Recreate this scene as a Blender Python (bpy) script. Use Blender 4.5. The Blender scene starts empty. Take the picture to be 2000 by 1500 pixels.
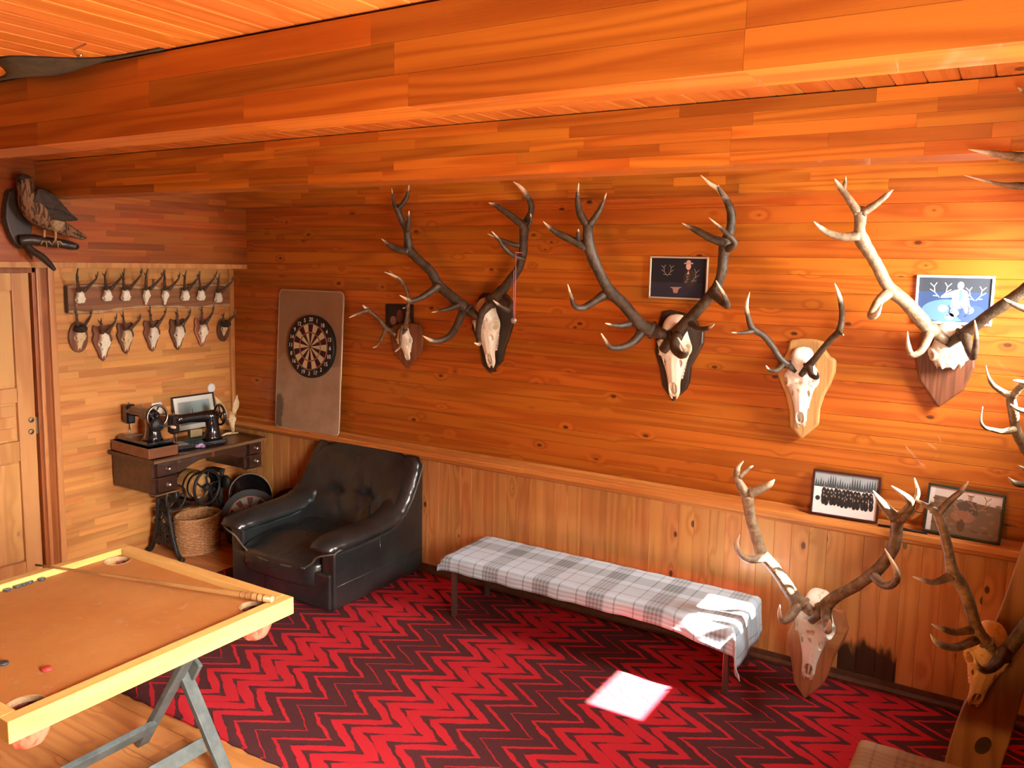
import bpy, bmesh, math, random
from mathutils import Vector, Matrix

# ------------------------------------------------------------------ camera, light, exposure
SC = bpy.context.scene
COL = SC.collection
F, CX, CY = 1622.2, 1000.0, 711.5
YAW, PIT, ROL = math.radians(-31.62), math.radians(6.87), math.radians(1.07)
CAM = Vector((0, 0, 2.11))
_fw = Vector((math.sin(YAW) * math.cos(PIT), math.cos(YAW) * math.cos(PIT), -math.sin(PIT)))
_rt = Vector((math.cos(YAW), -math.sin(YAW), 0))
_up = _rt.cross(_fw)
RT = math.cos(ROL) * _rt + math.sin(ROL) * _up
UP = -math.sin(ROL) * _rt + math.cos(ROL) * _up
FW = _fw
cd = bpy.data.cameras.new('camera')
cam = bpy.data.objects.new('camera', cd)
COL.objects.link(cam)
cd.sensor_width = 36.0
cd.lens = F / 2000 * 36
cd.shift_y = -(750 - CY) / 2000
cd.clip_start = 0.02
m = Matrix((RT, UP, -FW)).transposed().to_4x4()
m.translation = CAM
cam.matrix_world = m
SC.camera = cam

WALL_Y, LEFT_X, BOX_X, RIGHT_X, REAR_Y = 4.40, -5.30, -5.12, 0.36, -1.6
CEIL_Z = 2.67

world = bpy.data.worlds.new('world')
SC.world = world
world.use_nodes = True
world.node_tree.nodes['Background'].inputs[0].default_value = (0.80, 0.90, 1.0, 1)
world.node_tree.nodes['Background'].inputs[1].default_value = 1.0

def lamp(name, kind, loc, direction, energy, color, **kw):
    l = bpy.data.lights.new(name, kind)
    l.energy = energy
    l.color = color
    for k, v in kw.items():
        setattr(l, k, v)
    o = bpy.data.objects.new(name, l)
    COL.objects.link(o)
    o.location = loc
    o.rotation_euler = Vector(direction).to_track_quat('-Z', 'Z').to_euler()
    return o
SUN_E = math.radians(47)
lamp('sun', 'SUN', (3, 3.8, 6), (-math.cos(SUN_E), 0.0, -math.sin(SUN_E)), 240.0, (1.0, 0.95, 0.85), angle=0.012)
# daylight at the two windows of the right-hand wall
lamp('daylight_high_window', 'AREA', (0.50, 3.80, 2.10), (-1, 0.10, -0.36), 105.0, (1.0, 0.95, 0.86), shape='RECTANGLE', size=0.72, size_y=0.48, spread=math.radians(122))
lamp('daylight_side_window', 'AREA', (0.50, 1.15, 1.55), (-1, 0.26, -0.46), 46.0, (1.0, 0.96, 0.90), shape='RECTANGLE', size=1.4, size_y=0.9, spread=math.radians(56))
lamp('daylight_side_window_sky', 'AREA', (0.50, 1.15, 1.55), (-1, 0.35, 0.0), 140.0, (1.0, 0.95, 0.86), shape='RECTANGLE', size=1.4, size_y=1.1)
SC.view_settings.view_transform = 'Standard'
SC.view_settings.look = 'None'
SC.view_settings.exposure = -0.10
SC.view_settings.gamma = 1.0
SC.view_settings.use_curve_mapping = False
SC.cycles.use_denoising = True
SC.cycles.max_bounces = 6
SC.cycles.diffuse_bounces = 4
SC.cycles.caustics_reflective = False
SC.cycles.caustics_refractive = False
SC.cycles.sample_clamp_indirect = 8.0

# ------------------------------------------------------------------ measuring helpers: a sight line met with a real plane
def ray(px, py):
    return RT * ((px - CX) / F) - UP * ((py - CY) / F) + FW
def PY(px, py, y):
    d = ray(px, py); return CAM + d * (y / d.y)
def PX(px, py, x):
    d = ray(px, py); return CAM + d * (x / d.x)
def PZ(px, py, z):
    d = ray(px, py); return CAM + d * ((z - CAM.z) / d.z)
def mpp(p):
    return (p - CAM).dot(FW) / F          # metres per photo pixel at a point

# ------------------------------------------------------------------ mesh helpers
def frame_of(t, up=Vector((0, 0, 1))):
    t = t.normalized()
    a = up.cross(t)
    if a.length < 1e-4:
        a = Vector((1, 0, 0)).cross(t)
    a.normalize()
    return a, t.cross(a)
class MB:
    def __init__(s):
        s.v, s.f, s.sm, s.at, s.mi, s.cm = [], [], [], [], [], 0
    def add(s, vs, fs, smooth=False, at=None):
        o = len(s.v)
        s.v += [Vector(p) for p in vs]
        s.at += list(at) if at is not None else [0.0] * len(vs)
        for f in fs:
            s.f.append([i + o for i in f]); s.sm.append(smooth); s.mi.append(s.cm)
        return s
    def box(s, c, size, M=None):
        c = Vector(c); h = Vector(size) / 2
        vs = [Vector((x * h.x, y * h.y, z * h.z)) for x in (-1, 1) for y in (-1, 1) for z in (-1, 1)]
        vs = [(M @ p if M else p) + c for p in vs]
        return s.add(vs, [(0, 1, 3, 2), (4, 6, 7, 5), (0, 4, 5, 1), (2, 3, 7, 6), (0, 2, 6, 4), (1, 5, 7, 3)])
    def bar(s, a, b, w, h, up=Vector((0, 0, 1))):
        a = Vector(a); b = Vector(b); t = b - a
        x, y = frame_of(t, up)
        M = Matrix((x, y, t.normalized())).transposed()
        return s.box((a + b) / 2, (w, h, t.length), M)
    def loft(s, rings, cap=True, smooth=True, closed=True, at=None):
        n = len(rings[0]); vs = [p for r in rings for p in r]; fs = []
        for i in range(len(rings) - 1):
            for j in range(n if closed else n - 1):
                k = (j + 1) % n
                fs.append((i * n + j, i * n + k, (i + 1) * n + k, (i + 1) * n + j))
        if cap and closed:
            fs.append(tuple(range(n - 1, -1, -1))); L = (len(rings) - 1) * n
            fs.append(tuple(L + j for j in range(n)))
        return s.add(vs, fs, smooth, at)
    def tube(s, pts, rads, n=8, at=None, cap=True, squash=1.0, loop=False):
        pts = [Vector(p) for p in pts]
        if not hasattr(rads, '__len__'):
            rads = [rads] * len(pts)
        rings, ats, px = [], [], None
        N = len(pts)
        for i, p in enumerate(pts):
            t = (pts[(i + 1) % N] - pts[i - 1]) if loop else pts[min(i + 1, N - 1)] - pts[max(i - 1, 0)]
            if t.length < 1e-9:
                t = Vector((0, 0, 1))
            t.normalize()
            if px is None:
                px, _ = frame_of(t)
            else:
                px = px - t * px.dot(t)
                if px.length < 1e-6:
                    px, _ = frame_of(t)
                px.normalize()
            py = t.cross(px)
            rings.append([p + (px * math.cos(2 * math.pi * j / n) + py * math.sin(2 * math.pi * j / n) * squash) * rads[i] for j in range(n)])
            if at is not None:
                ats += [at[i]] * n
        if loop:
            rings.append(rings[0]); ats += ats[:n]
        return s.loft(rings, cap and not loop, True, True, ats if at is not None else None)
    def prism(s, poly, off, smooth=False):
        poly = [Vector(p) for p in poly]; off = Vector(off); n = len(poly)
        fs = [tuple(range(n)), tuple(range(2 * n - 1, n - 1, -1))]
        fs += [(j, j + n, (j + 1) % n + n, (j + 1) % n) for j in range(n)]
        return s.add(poly + [p + off for p in poly], fs, smooth)
    def lathe(s, prof, c=(0, 0, 0), axis=(0, 0, 1), n=24, smooth=True, ring=False):
        c = Vector(c); ax = Vector(axis).normalized(); x, y = frame_of(ax, Vector((0.3, 1, 0.2)))
        rings = [[c + ax * h + (x * math.cos(2 * math.pi * j / n) + y * math.sin(2 * math.pi * j / n)) * max(r, 1e-5) for j in range(n)] for r, h in prof]
        if ring: rings.append(rings[0])
        return s.loft(rings, not ring, smooth and not ring)
    def puff(s, c, size, e=0.35, nu=28, nv=16, fn=None, M=None):
        sg = lambda x, p: math.copysign(abs(x) ** p, x)
        c = Vector(c); rings = []
        for i in range(nv + 1):
            ph = -math.pi / 2 + math.pi * i / nv
            r = []
            for j in range(nu):
                th = 2 * math.pi * j / nu
                p = Vector((sg(math.cos(ph), e) * sg(math.cos(th), e) * size[0] / 2, sg(math.cos(ph), e) * sg(math.sin(th), e) * size[1] / 2, sg(math.sin(ph), e) * size[2] / 2))
                if fn:
                    p = fn(p)
                r.append((M @ p if M else p) + c)
            rings.append(r)
        return s.loft(rings, True, True)
    def mesh(s, name, mats):
        me = bpy.data.meshes.new(name)
        me.from_pydata([tuple(p) for p in s.v], [], s.f)
        for p, sm, mi in zip(me.polygons, s.sm, s.mi):
            p.use_smooth = sm; p.material_index = mi
        for mt in (mats if isinstance(mats, (list, tuple)) else [mats]):
            me.materials.append(mt)
        if any(s.at):
            a = me.attributes.new('tip', 'FLOAT', 'POINT')
            a.data.foreach_set('value', s.at)
        bm = bmesh.new(); bm.from_mesh(me)
        bmesh.ops.recalc_face_normals(bm, faces=bm.faces)
        bm.to_mesh(me); bm.free()
        return me
    def build(s, name, mats, parent=None, bevel=0.0, world=True, seg=2):
        if parent is not None and world:
            o = parent
            off = Vector((0, 0, 0))
            inv = world_of(parent).inverted()
            s.v = [inv @ p for p in s.v]
        ob = put(name, s.mesh(name, mats), parent)
        if bevel:
            b = ob.modifiers.new('bevel', 'BEVEL'); b.width = bevel; b.segments = seg; b.limit_method = 'ANGLE'; b.angle_limit = 0.7
        return ob
def world_of(o):
    M = o.matrix_basis.copy()
    while o.parent is not None:
        o = o.parent; M = o.matrix_basis @ M
    return M
def put(name, data, parent=None, loc=None, rot=None, scale=None):
    o = bpy.data.objects.new(name, data); COL.objects.link(o)
    if parent is not None:
        o.parent = parent
    if loc is not None: o.location = loc
    if rot is not None: o.rotation_euler = rot
    if scale is not None: o.scale = scale
    return o
def tag(o, label, cat, group=None):
    o['label'] = label; o['category'] = cat
    if group: o['group'] = group
    return o
def thing(name, loc, label, cat, group=None, rot=None):
    o = put(name, None, None, loc, rot); o.empty_display_size = 0.05
    return tag(o, label, cat, group)
def struct(o):
    o['kind'] = 'structure'; return o
def spline(pts, k=4):
    """Catmull-Rom through tuples of numbers"""
    out = []; n = len(pts)
    for i in range(n - 1):
        p0, p1, p2, p3 = pts[max(i - 1, 0)], pts[i], pts[i + 1], pts[min(i + 2, n - 1)]
        for j in range(k):
            t = j / k
            out.append(tuple(0.5 * (2 * b + (c - a) * t + (2 * a - 5 * b + 4 * c - d) * t * t + (3 * b - a - 3 * c + d) * t ** 3) for a, b, c, d in zip(p0, p1, p2, p3)))
    out.append(tuple(pts[-1]))
    return out

# ------------------------------------------------------------------ materials
class NT:
    def __init__(s, name):
        s.m = bpy.data.materials.new(name); s.m.use_nodes = True
        s.t = s.m.node_tree; s.b = s.t.nodes['Principled BSDF']
    def n(s, typ, **kw):
        x = s.t.nodes.new(typ)
        for k, v in kw.items():
            setattr(x, k, v)
        return x
    def set(s, sock, v):
        if isinstance(v, bpy.types.NodeSocket): s.t.links.new(v, sock)
        else: sock.default_value = v
    def math(s, op, a, b=0.0, c=None):
        x = s.n('ShaderNodeMath', operation=op); s.set(x.inputs[0], a); s.set(x.inputs[1], b)
        if c is not None: s.set(x.inputs[2], c)
        return x.outputs[0]
    def vmath(s, op, a, b):
        x = s.n('ShaderNodeVectorMath', operation=op); s.set(x.inputs[0], a); s.set(x.inputs[1], b); return x.outputs[0]
    def mix(s, f, a, b, mode='MIX'):
        x = s.n('ShaderNodeMix', data_type='RGBA', blend_type=mode)
        s.set(x.inputs[0], f); s.set(x.inputs[6], a); s.set(x.inputs[7], b); return x.outputs[2]
    def ramp(s, f, a, b):
        x = s.n('ShaderNodeMapRange', interpolation_type='SMOOTHSTEP'); s.set(x.inputs[0], f); s.set(x.inputs[1], a); s.set(x.inputs[2], b); return x.outputs[0]
    def noise(s, vec, scale=1.0, detail=2.0, rough=0.5, dist=0.0):
        x = s.n('ShaderNodeTexNoise'); s.set(x.inputs['Vector'], vec); x.inputs['Scale'].default_value = scale
        x.inputs['Detail'].default_value = detail; x.inputs['Roughness'].default_value = rough; x.inputs['Distortion'].default_value = dist
        return x.outputs[0]
    def pos(s): return s.n('ShaderNodeNewGeometry').outputs['Position']
    def obj(s): return s.n('ShaderNodeTexCoord').outputs['Object']
    def rand(s): return s.n('ShaderNodeObjectInfo').outputs['Random']
    def scaled(s, v, sc):
        return s.vmath('MULTIPLY', v, sc)
    def bump(s, h, strength=0.3, dist=0.005):
        x = s.n('ShaderNodeBump'); x.inputs['Strength'].default_value = strength; x.inputs['Distance'].default_value = dist
        s.set(x.inputs['Height'], h); s.t.links.new(x.outputs[0], s.b.inputs['Normal'])
    def out(s, col, rough=0.5, spec=0.4, metal=0.0, coat=0.0):
        s.set(s.b.inputs['Base Color'], col); s.set(s.b.inputs['Roughness'], rough)
        s.b.inputs['Specular IOR Level'].default_value = spec; s.b.inputs['Metallic'].default_value = metal
        s.b.inputs['Coat Weight'].default_value = coat
        return s.m
C4 = lambda c: (c[0], c[1], c[2], 1)
def wood(name, light, dark, axis=0, along=0.7, across=9.0, rings=9.0, knots=0.0, rough=0.38, var=0.35, coat=0.12, knot_scale=7.0, spec=0.4, extra=None, use_obj=False):
    g = NT(name)
    p = g.obj() if use_obj else g.pos(); r = g.rand()
    sc = [across] * 3; sc[axis] = along
    comb = g.n('ShaderNodeCombineXYZ')
    for i, k in enumerate((53.0, 91.0, 37.0)):
        g.set(comb.inputs[i], g.math('MULTIPLY', r, k))
    v = g.vmath('ADD', g.scaled(p, tuple(sc)), comb.outputs[0])
    n = g.noise(v, 1.0, 1.5, 0.45, 0.25)
    if knots:
        vo = g.n('ShaderNodeTexVoronoi'); g.set(vo.inputs['Vector'], g.vmath('ADD', g.scaled(p, tuple(0.55 if i == axis else 1.0 for i in range(3))), comb.outputs[0])); vo.inputs['Scale'].default_value = knot_scale
        kd = vo.outputs['Distance']
        n = g.math('ADD', n, g.math('MULTIPLY', g.math('SUBTRACT', 1.0, g.ramp(kd, 0.0, 0.36)), 0.22))
    ring = g.math('ADD', g.math('MULTIPLY', g.math('SINE', g.math('MULTIPLY', n, rings * 6.283)), 0.5), 0.5)
    ring = g.math('POWER', ring, 1.6)
    fs = [260.0] * 3; fs[axis] = 5.0
    fine = g.noise(g.scaled(p, tuple(fs)), 1.0, 1.0)
    fac = g.math('ADD', g.math('MULTIPLY', ring, 0.75), g.math('MULTIPLY', g.math('SUBTRACT', fine, 0.5), 0.45))
    col = g.mix(g.math('MAXIMUM', g.math('MINIMUM', fac, 1.0), 0.0), C4(light), C4(dark))
    # board to board tone
    tone = g.math('ADD', 1.0 - var * 0.5, g.math('MULTIPLY', g.math('FRACT', g.math('MULTIPLY', r, 17.3)), var))
    hs = g.n('ShaderNodeHueSaturation'); g.set(hs.inputs['Color'], col); g.set(hs.inputs['Value'], tone)
    g.set(hs.inputs['Hue'], g.math('ADD', 0.494, g.math('MULTIPLY', g.math('FRACT', g.math('MULTIPLY', r, 29.7)), 0.012)))
    col = hs.outputs[0]
    if knots:
        k = g.math('SUBTRACT', 1.0, g.ramp(kd, knots * 0.6, knots))
        col = g.mix(g.math('MULTIPLY', k, 0.88), col, (0.045, 0.011, 0.004, 1))
    if extra: col = extra(g, p, col)
    g.bump(g.math('ADD', g.math('MULTIPLY', ring, 0.5), fine), 0.10, 0.002)
    return g.out(col, g.math('ADD', rough, g.math('MULTIPLY', fine, 0.12)), spec, 0.0, coat)
def plain(name, col, rough=0.5, metal=0.0, spec=0.4, var=0.0, vscale=20.0, bump=0.0, coat=0.0, bscale=None):
    g = NT(name); p = g.obj(); c = C4(col)
    if var:
        n = g.noise(p, vscale, 4.0, 0.6)
        c = g.mix(g.ramp(n, 0.25, 0.75), C4([x * (1 - var) for x in col]), C4([min(1, x * (1 + var * 0.6)) for x in col]))
    if bump: g.bump(g.noise(p, bscale or vscale * 3, 3.0), bump, 0.004)
    return g.out(c, rough, spec, metal, coat)
M = {}
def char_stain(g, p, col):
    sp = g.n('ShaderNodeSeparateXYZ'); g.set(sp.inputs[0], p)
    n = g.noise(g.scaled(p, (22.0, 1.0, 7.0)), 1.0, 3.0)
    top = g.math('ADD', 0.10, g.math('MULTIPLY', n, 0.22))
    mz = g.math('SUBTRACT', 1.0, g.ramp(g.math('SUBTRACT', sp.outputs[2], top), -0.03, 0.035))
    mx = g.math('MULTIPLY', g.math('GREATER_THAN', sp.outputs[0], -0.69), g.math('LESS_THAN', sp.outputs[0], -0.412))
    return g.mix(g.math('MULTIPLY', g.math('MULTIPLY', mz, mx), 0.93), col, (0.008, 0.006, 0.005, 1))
M['wall'] = wood('pine_wall_boards', (0.42, 0.108, 0.010), (0.28, 0.055, 0.004), 0, 0.55, 11.0, 5.0, 0.105, 0.34, 0.22, 0.2, 8.5)
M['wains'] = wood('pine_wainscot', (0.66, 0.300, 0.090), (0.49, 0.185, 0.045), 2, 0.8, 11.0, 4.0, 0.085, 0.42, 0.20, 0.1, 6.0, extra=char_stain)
M['ceil'] = wood('pine_ceiling', (0.60, 0.215, 0.045), (0.44, 0.120, 0.018), 1, 0.5, 11.0, 5.0, 0.10, 0.36, 0.25, 0.15, 5.0)
M['beam'] = wood('glulam_beam', (0.44, 0.140, 0.015), (0.29, 0.068, 0.006), 0, 0.6, 10.0, 6.0, 0.0, 0.34, 0.60, 0.2)
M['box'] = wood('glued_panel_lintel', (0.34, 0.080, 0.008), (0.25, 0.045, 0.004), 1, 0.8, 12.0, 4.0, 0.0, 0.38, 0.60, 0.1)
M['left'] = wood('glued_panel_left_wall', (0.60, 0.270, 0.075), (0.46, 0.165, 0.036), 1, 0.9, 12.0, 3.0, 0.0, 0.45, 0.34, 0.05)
M['trim'] = wood('pine_trim', (0.55, 0.205, 0.050), (0.40, 0.115, 0.022), 0, 0.6, 14.0, 3.0, 0.05, 0.4, 0.15, 0.1)
M['trimz'] = wood('pine_trim_upright', (0.62, 0.280, 0.090), (0.48, 0.175, 0.045), 2, 0.6, 14.0, 3.0, 0.05, 0.4, 0.2, 0.1)
M['jamb'] = wood('stained_jamb', (0.34, 0.095, 0.022), (0.22, 0.055, 0.012), 2, 0.6, 14.0, 3.0, 0.05, 0.4, 0.2, 0.1)
M['door'] = wood('pine_door', (0.64, 0.330, 0.110), (0.50, 0.220, 0.060), 2, 0.7, 10.0, 3.0, 0.12, 0.42, 0.14, 0.1, 5.0)
M['floor'] = wood('floor_boards', (0.60, 0.270, 0.085), (0.42, 0.150, 0.040), 0, 0.6, 9.0, 5.0, 0.05, 0.33, 0.22, 0.2)
M['base'] = plain('dark_baseboard', (0.10, 0.035, 0.018), 0.45, var=0.3)
M['plaster'] = plain('dark_plank_wall', (0.10, 0.045, 0.02), 0.6, var=0.2)
M['felt'] = plain('dark_roofing_felt', (0.045, 0.035, 0.022), 0.95, var=0.4)
M['steel'] = plain('bright_steel', (0.62, 0.60, 0.56), 0.3, 1.0)
M['brass'] = plain('dull_brass', (0.30, 0.24, 0.13), 0.4, 1.0)
M['iron'] = plain('black_cast_iron', (0.012, 0.011, 0.010), 0.5, 0.0, 0.4, 0.4, 30, 0.15)
M['enamel'] = plain('black_enamel', (0.008, 0.008, 0.009), 0.13, 0.0, 0.6, coat=0.6)
def bone_mat(name, base, stain, amt):
    g = NT(name); p = g.obj()
    n = g.noise(p, 9.0, 4.0, 0.6); n2 = g.noise(p, 60.0, 3.0)
    c = g.mix(g.ramp(n, 0.62 - amt, 0.78 - amt * 0.5), C4(base), C4(stain))
    c = g.mix(g.math('MULTIPLY', g.ramp(n2, 0.55, 0.75), 0.22), c, C4([x * 0.6 for x in stain]))
    g.bump(n2, 0.25, 0.003)
    return g.out(c, 0.5, 0.35)
M['bone'] = bone_mat('bleached_bone', (0.82, 0.74, 0.56), (0.66, 0.46, 0.24), 0.02)
M['bone_stain'] = bone_mat('stained_bone', (0.88, 0.83, 0.70), (0.50, 0.25, 0.10), 0.10)
M['bone_old'] = bone_mat('yellowed_bone', (0.66, 0.50, 0.28), (0.42, 0.26, 0.11), 0.12)
def antler_mat(name, base, base2, tip, t0, t1):
    g = NT(name); p = g.obj()
    a = g.n('ShaderNodeAttribute', attribute_name='tip').outputs['Fac']
    n = g.noise(p, 28.0, 4.0, 0.65); n2 = g.noise(p, 130.0, 2.0)
    c = g.mix(g.ramp(n, 0.35, 0.7), C4(base), C4(base2))
    c = g.mix(g.ramp(g.math('ADD', a, g.math('MULTIPLY', g.math('SUBTRACT', n, 0.5), 0.25)), t0, t1), c, C4(tip))
    g.bump(g.math('ADD', n, g.math('MULTIPLY', n2, 0.5)), 0.55, 0.006)
    return g.out(c, 0.5, 0.4)
M['ant_dark'] = antler_mat('dark_antler', (0.035, 0.022, 0.013), (0.085, 0.055, 0.032), (0.72, 0.56, 0.38), 0.74, 0.95)
M['ant_mid'] = antler_mat('brown_antler', (0.085, 0.048, 0.024), (0.22, 0.140, 0.075), (0.75, 0.60, 0.42), 0.60, 0.95)
M['ant_pale'] = antler_mat('grey_antler', (0.15, 0.100, 0.060), (0.33, 0.240, 0.150), (0.80, 0.68, 0.50), 0.55, 0.92)
M['roe_ant'] = antler_mat('roe_antler', (0.045, 0.024, 0.013), (0.11, 0.060, 0.030), (0.35, 0.22, 0.12), 0.75, 1.0)
M['pl_black'] = wood('black_stained_plaque', (0.040, 0.022, 0.013), (0.022, 0.012, 0.008), 2, 1, 14, 3, 0, 0.4, 0.1, 0.2, use_obj=True)
M['pl_oak'] = wood('pale_oak_plaque', (0.50, 0.270, 0.100), (0.36, 0.170, 0.055), 2, 1.2, 22, 4, 0, 0.45, 0.1, 0.1, use_obj=True)
M['pl_walnut'] = wood('walnut_plaque', (0.155, 0.055, 0.022), (0.070, 0.024, 0.010), 2, 1.5, 26, 4, 0, 0.45, 0.1, 0.1, use_obj=True)
M['pl_red'] = wood('cherry_plaque', (0.30, 0.110, 0.042), (0.20, 0.065, 0.024), 2, 1.2, 18, 4, 0, 0.4, 0.1, 0.1, use_obj=True)
M['pl_brown'] = wood('brown_plaque', (0.20, 0.070, 0.026), (0.12, 0.040, 0.015), 2, 1.2, 18, 4, 0, 0.45, 0.1, 0.1, use_obj=True)
M['live'] = wood('live_edge_board', (0.25, 0.105, 0.040), (0.16, 0.060, 0.022), 1, 1.0, 14, 4, 0, 0.5, 0.1, 0.1)
M['bark'] = plain('pale_bark_edge', (0.50, 0.32, 0.16), 0.7, var=0.3)
M['dark_fur'] = plain('dark_fur', (0.035, 0.022, 0.014), 0.95, var=0.5, vscale=60, bump=0.8)

# ------------------------------------------------------------------ the room
RND = random.Random(7)
def board_mesh(name, size, axis, face, mat, ch=0.004):
    """a board centred on the origin; its two long edges on the seen face are chamfered. axis = long axis, face = axis of the seen side (negative or positive sign)"""
    ax, fx, sg = axis, abs(face) - 1, (1 if face > 0 else -1)
    wx = 3 - ax - fx
    L, W, T = size[ax] / 2, size[wx] / 2, size[fx] / 2
    prof = [(-W, -T), (W, -T), (W, T - ch), (W - ch, T), (-W + ch, T), (-W, T - ch)]
    b = MB(); rings = []
    for e in (-L, L):
        r = []
        for w, t in prof:
            p = [0, 0, 0]; p[ax] = e; p[wx] = w; p[fx] = t * sg; r.append(Vector(p))
        rings.append(r)
    b.loft(rings, True, False)
    return b.mesh(name, mat)
UNIT = MB().box((0, 0, 0), (1, 1, 1))
def unit_mesh(name, mat):
    b = MB().box((0, 0, 0), (1, 1, 1)); return b.mesh(name, mat)

# floor
fl = struct(MB().box(((LEFT_X + RIGHT_X) / 2 - 0.1, (WALL_Y + REAR_Y) / 2, -0.06), (RIGHT_X - LEFT_X + 0.6, WALL_Y - REAR_Y + 0.4, 0.08)).build('floor', M['floor']))
pw = 0.19
k = 0
for row in range(int((4.4 + 1.6) / pw) + 1):
    y = REAR_Y + pw * (row + 0.5)
    if y > 4.45: break
    x = LEFT_X - RND.uniform(0, 1.2)
    while x < RIGHT_X:
        L = 1.38
        x0, x1 = max(x, LEFT_X - 0.1), min(x + L, RIGHT_X)
        if x1 - x0 > 0.05 and not (x0 > -1.9 and y < 2.0):
            me = board_mesh('plank', (x1 - x0 - 0.0015, pw - 0.0015, 0.02), 0, 3, M['floor'], 0.0012)
            put('plank', me, fl, ((x0 + x1) / 2, y, -0.01))
        x += L
        k += 1

# back wall: pine boards above the ledge, upright wainscot below
wb = struct(MB().box(((LEFT_X + RIGHT_X) / 2, WALL_Y + 0.06, CEIL_Z / 2), (RIGHT_X - LEFT_X + 0.4, 0.08, CEIL_Z)).build('wall_back', M['wall']))
me = board_mesh('board', (RIGHT_X - LEFT_X, 0.02, 0.0871), 0, -2, M['wall'], 0.0021)
for i in range(-3, 19):
    z = 2.346 - 0.0875 * (i + 0.5)
    if 0.80 < z < 2.64:
        put('board', me, wb, ((LEFT_X + RIGHT_X) / 2, WALL_Y + 0.01, z))
me = board_mesh('wainscot_board', (0.0886, 0.02, 0.80), 2, -2, M['wains'], 0.0018)
for i in range(-31, 35):
    x = -2.646 + 0.08895 * (i + 0.5)
    if LEFT_X - 0.05 < x < RIGHT_X:
        put('wainscot_board', me, wb, (x, WALL_Y + 0.008, 0.41))
bb = struct(MB().prism([(LEFT_X, WALL_Y - 0.0, 0.0), (LEFT_X, WALL_Y - 0.035, 0.0), (LEFT_X, WALL_Y - 0.035, 0.018), (LEFT_X, WALL_Y - 0.014, 0.030), (LEFT_X, WALL_Y - 0.010, 0.055), (LEFT_X, WALL_Y, 0.055)], (RIGHT_X - LEFT_X, 0, 0)).build('baseboard_back', M['base']))
# ledge along the back wall: sill board, nosing and moulding below it
lx0, lx1 = LEFT_X, RIGHT_X
ld = struct(MB().prism([(lx0, WALL_Y, 0.868), (lx0, WALL_Y - 0.115, 0.868), (lx0, WALL_Y - 0.12, 0.862), (lx0, WALL_Y - 0.12, 0.838), (lx0, WALL_Y - 0.115, 0.832), (lx0, WALL_Y, 0.832)], (lx1 - lx0, 0, 0)).build('trim_1', M['trim']))
MB().prism([(lx0, WALL_Y, 0.832), (lx0, WALL_Y - 0.085, 0.832), (lx0, WALL_Y - 0.085, 0.812), (lx0, WALL_Y - 0.070, 0.800), (lx0, WALL_Y, 0.800)], (lx1 - lx0, 0, 0)).build('moulding', M['trim'], ld)
MB().prism([(lx0, WALL_Y, 0.882), (lx0, WALL_Y - 0.010, 0.880), (lx0, WALL_Y - 0.016, 0.868), (lx0, WALL_Y, 0.868)], (lx1 - lx0, 0, 0)).build('quarter_round', M['trim'], ld)

# glulam beams made of finger-jointed staves
def stave_rows(parent, name, mat, axis, a0, a1, z0, z1, row_h, lens, depth_axis, d0, d1, jitter=0.0012):
    me = unit_mesh(name, mat)
    rows = max(1, round((z1 - z0) / row_h)); h = (z1 - z0) / rows
    for r in range(rows):
        a = a0 - RND.uniform(0, lens[1] * 0.8)
        while a < a1:
            L = RND.uniform(*lens)
            s0, s1 = max(a, a0), min(a + L, a1)
            a += L
            if s1 - s0 < 0.004: continue
            e = RND.uniform(0, jitter)
            loc = [0, 0, z0 + (r + 0.5) * h]; sc = [0, 0, h - 0.0006]
            loc[axis] = (s0 + s1) / 2; sc[axis] = s1 - s0 - 0.0005
            loc[depth_axis] = (d0 + d1) / 2; sc[depth_axis] = abs(d1 - d0) - e
            put(name, me, parent, loc, None, sc)
b1 = struct(MB().box(((BOX_X + RIGHT_X) / 2, 1.553, 2.565), (RIGHT_X - BOX_X, 0.13, 0.20)).build('ceiling_beam', M['beam']))
stave_rows(b1, 'stave', M['beam'], 0, BOX_X, RIGHT_X, 2.452, CEIL_Z - 0.006, 0.07, (0.35, 1.1), 1, 1.483, 1.623)
b2 = struct(MB().box(((BOX_X + RIGHT_X) / 2, 2.903, 2.565), (RIGHT_X - BOX_X, 0.17, 0.20)).build('ceiling_beam', M['beam']))
stave_rows(b2, 'stave', M['beam'], 0, BOX_X, RIGHT_X, 2.456, CEIL_Z - 0.004, 0.043, (0.22, 0.85), 1, 2.813, 2.993)
b3 = struct(MB().box(((BOX_X + RIGHT_X) / 2, 4.31, 2.58), (RIGHT_X - BOX_X, 0.16, 0.17)).build('wall_plate', M['beam']))
stave_rows(b3, 'stave', M['beam'], 0, BOX_X, RIGHT_X, 2.487, CEIL_Z - 0.004, 0.046, (0.2, 0.8), 1, 4.22, 4.398)

# ceiling
ce = struct(MB().box(((LEFT_X + RIGHT_X) / 2, (WALL_Y + REAR_Y) / 2, CEIL_Z + 0.06), (RIGHT_X - LEFT_X + 0.6, WALL_Y - REAR_Y + 0.4, 0.06)).build('ceiling', M['ceil']))
mes = board_mesh('ceiling_board', (0.0872, WALL_Y - REAR_Y, 0.018), 1, -3, M['ceil'], 0.0035)
for i in range(-60, 20):
    x = -0.745 + 0.0888 * (i + 0.5)
    if LEFT_X < x < RIGHT_X:
        put('ceiling_board', mes, ce, (x, (WALL_Y + REAR_Y) / 2, CEIL_Z + 0.009))

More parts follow.
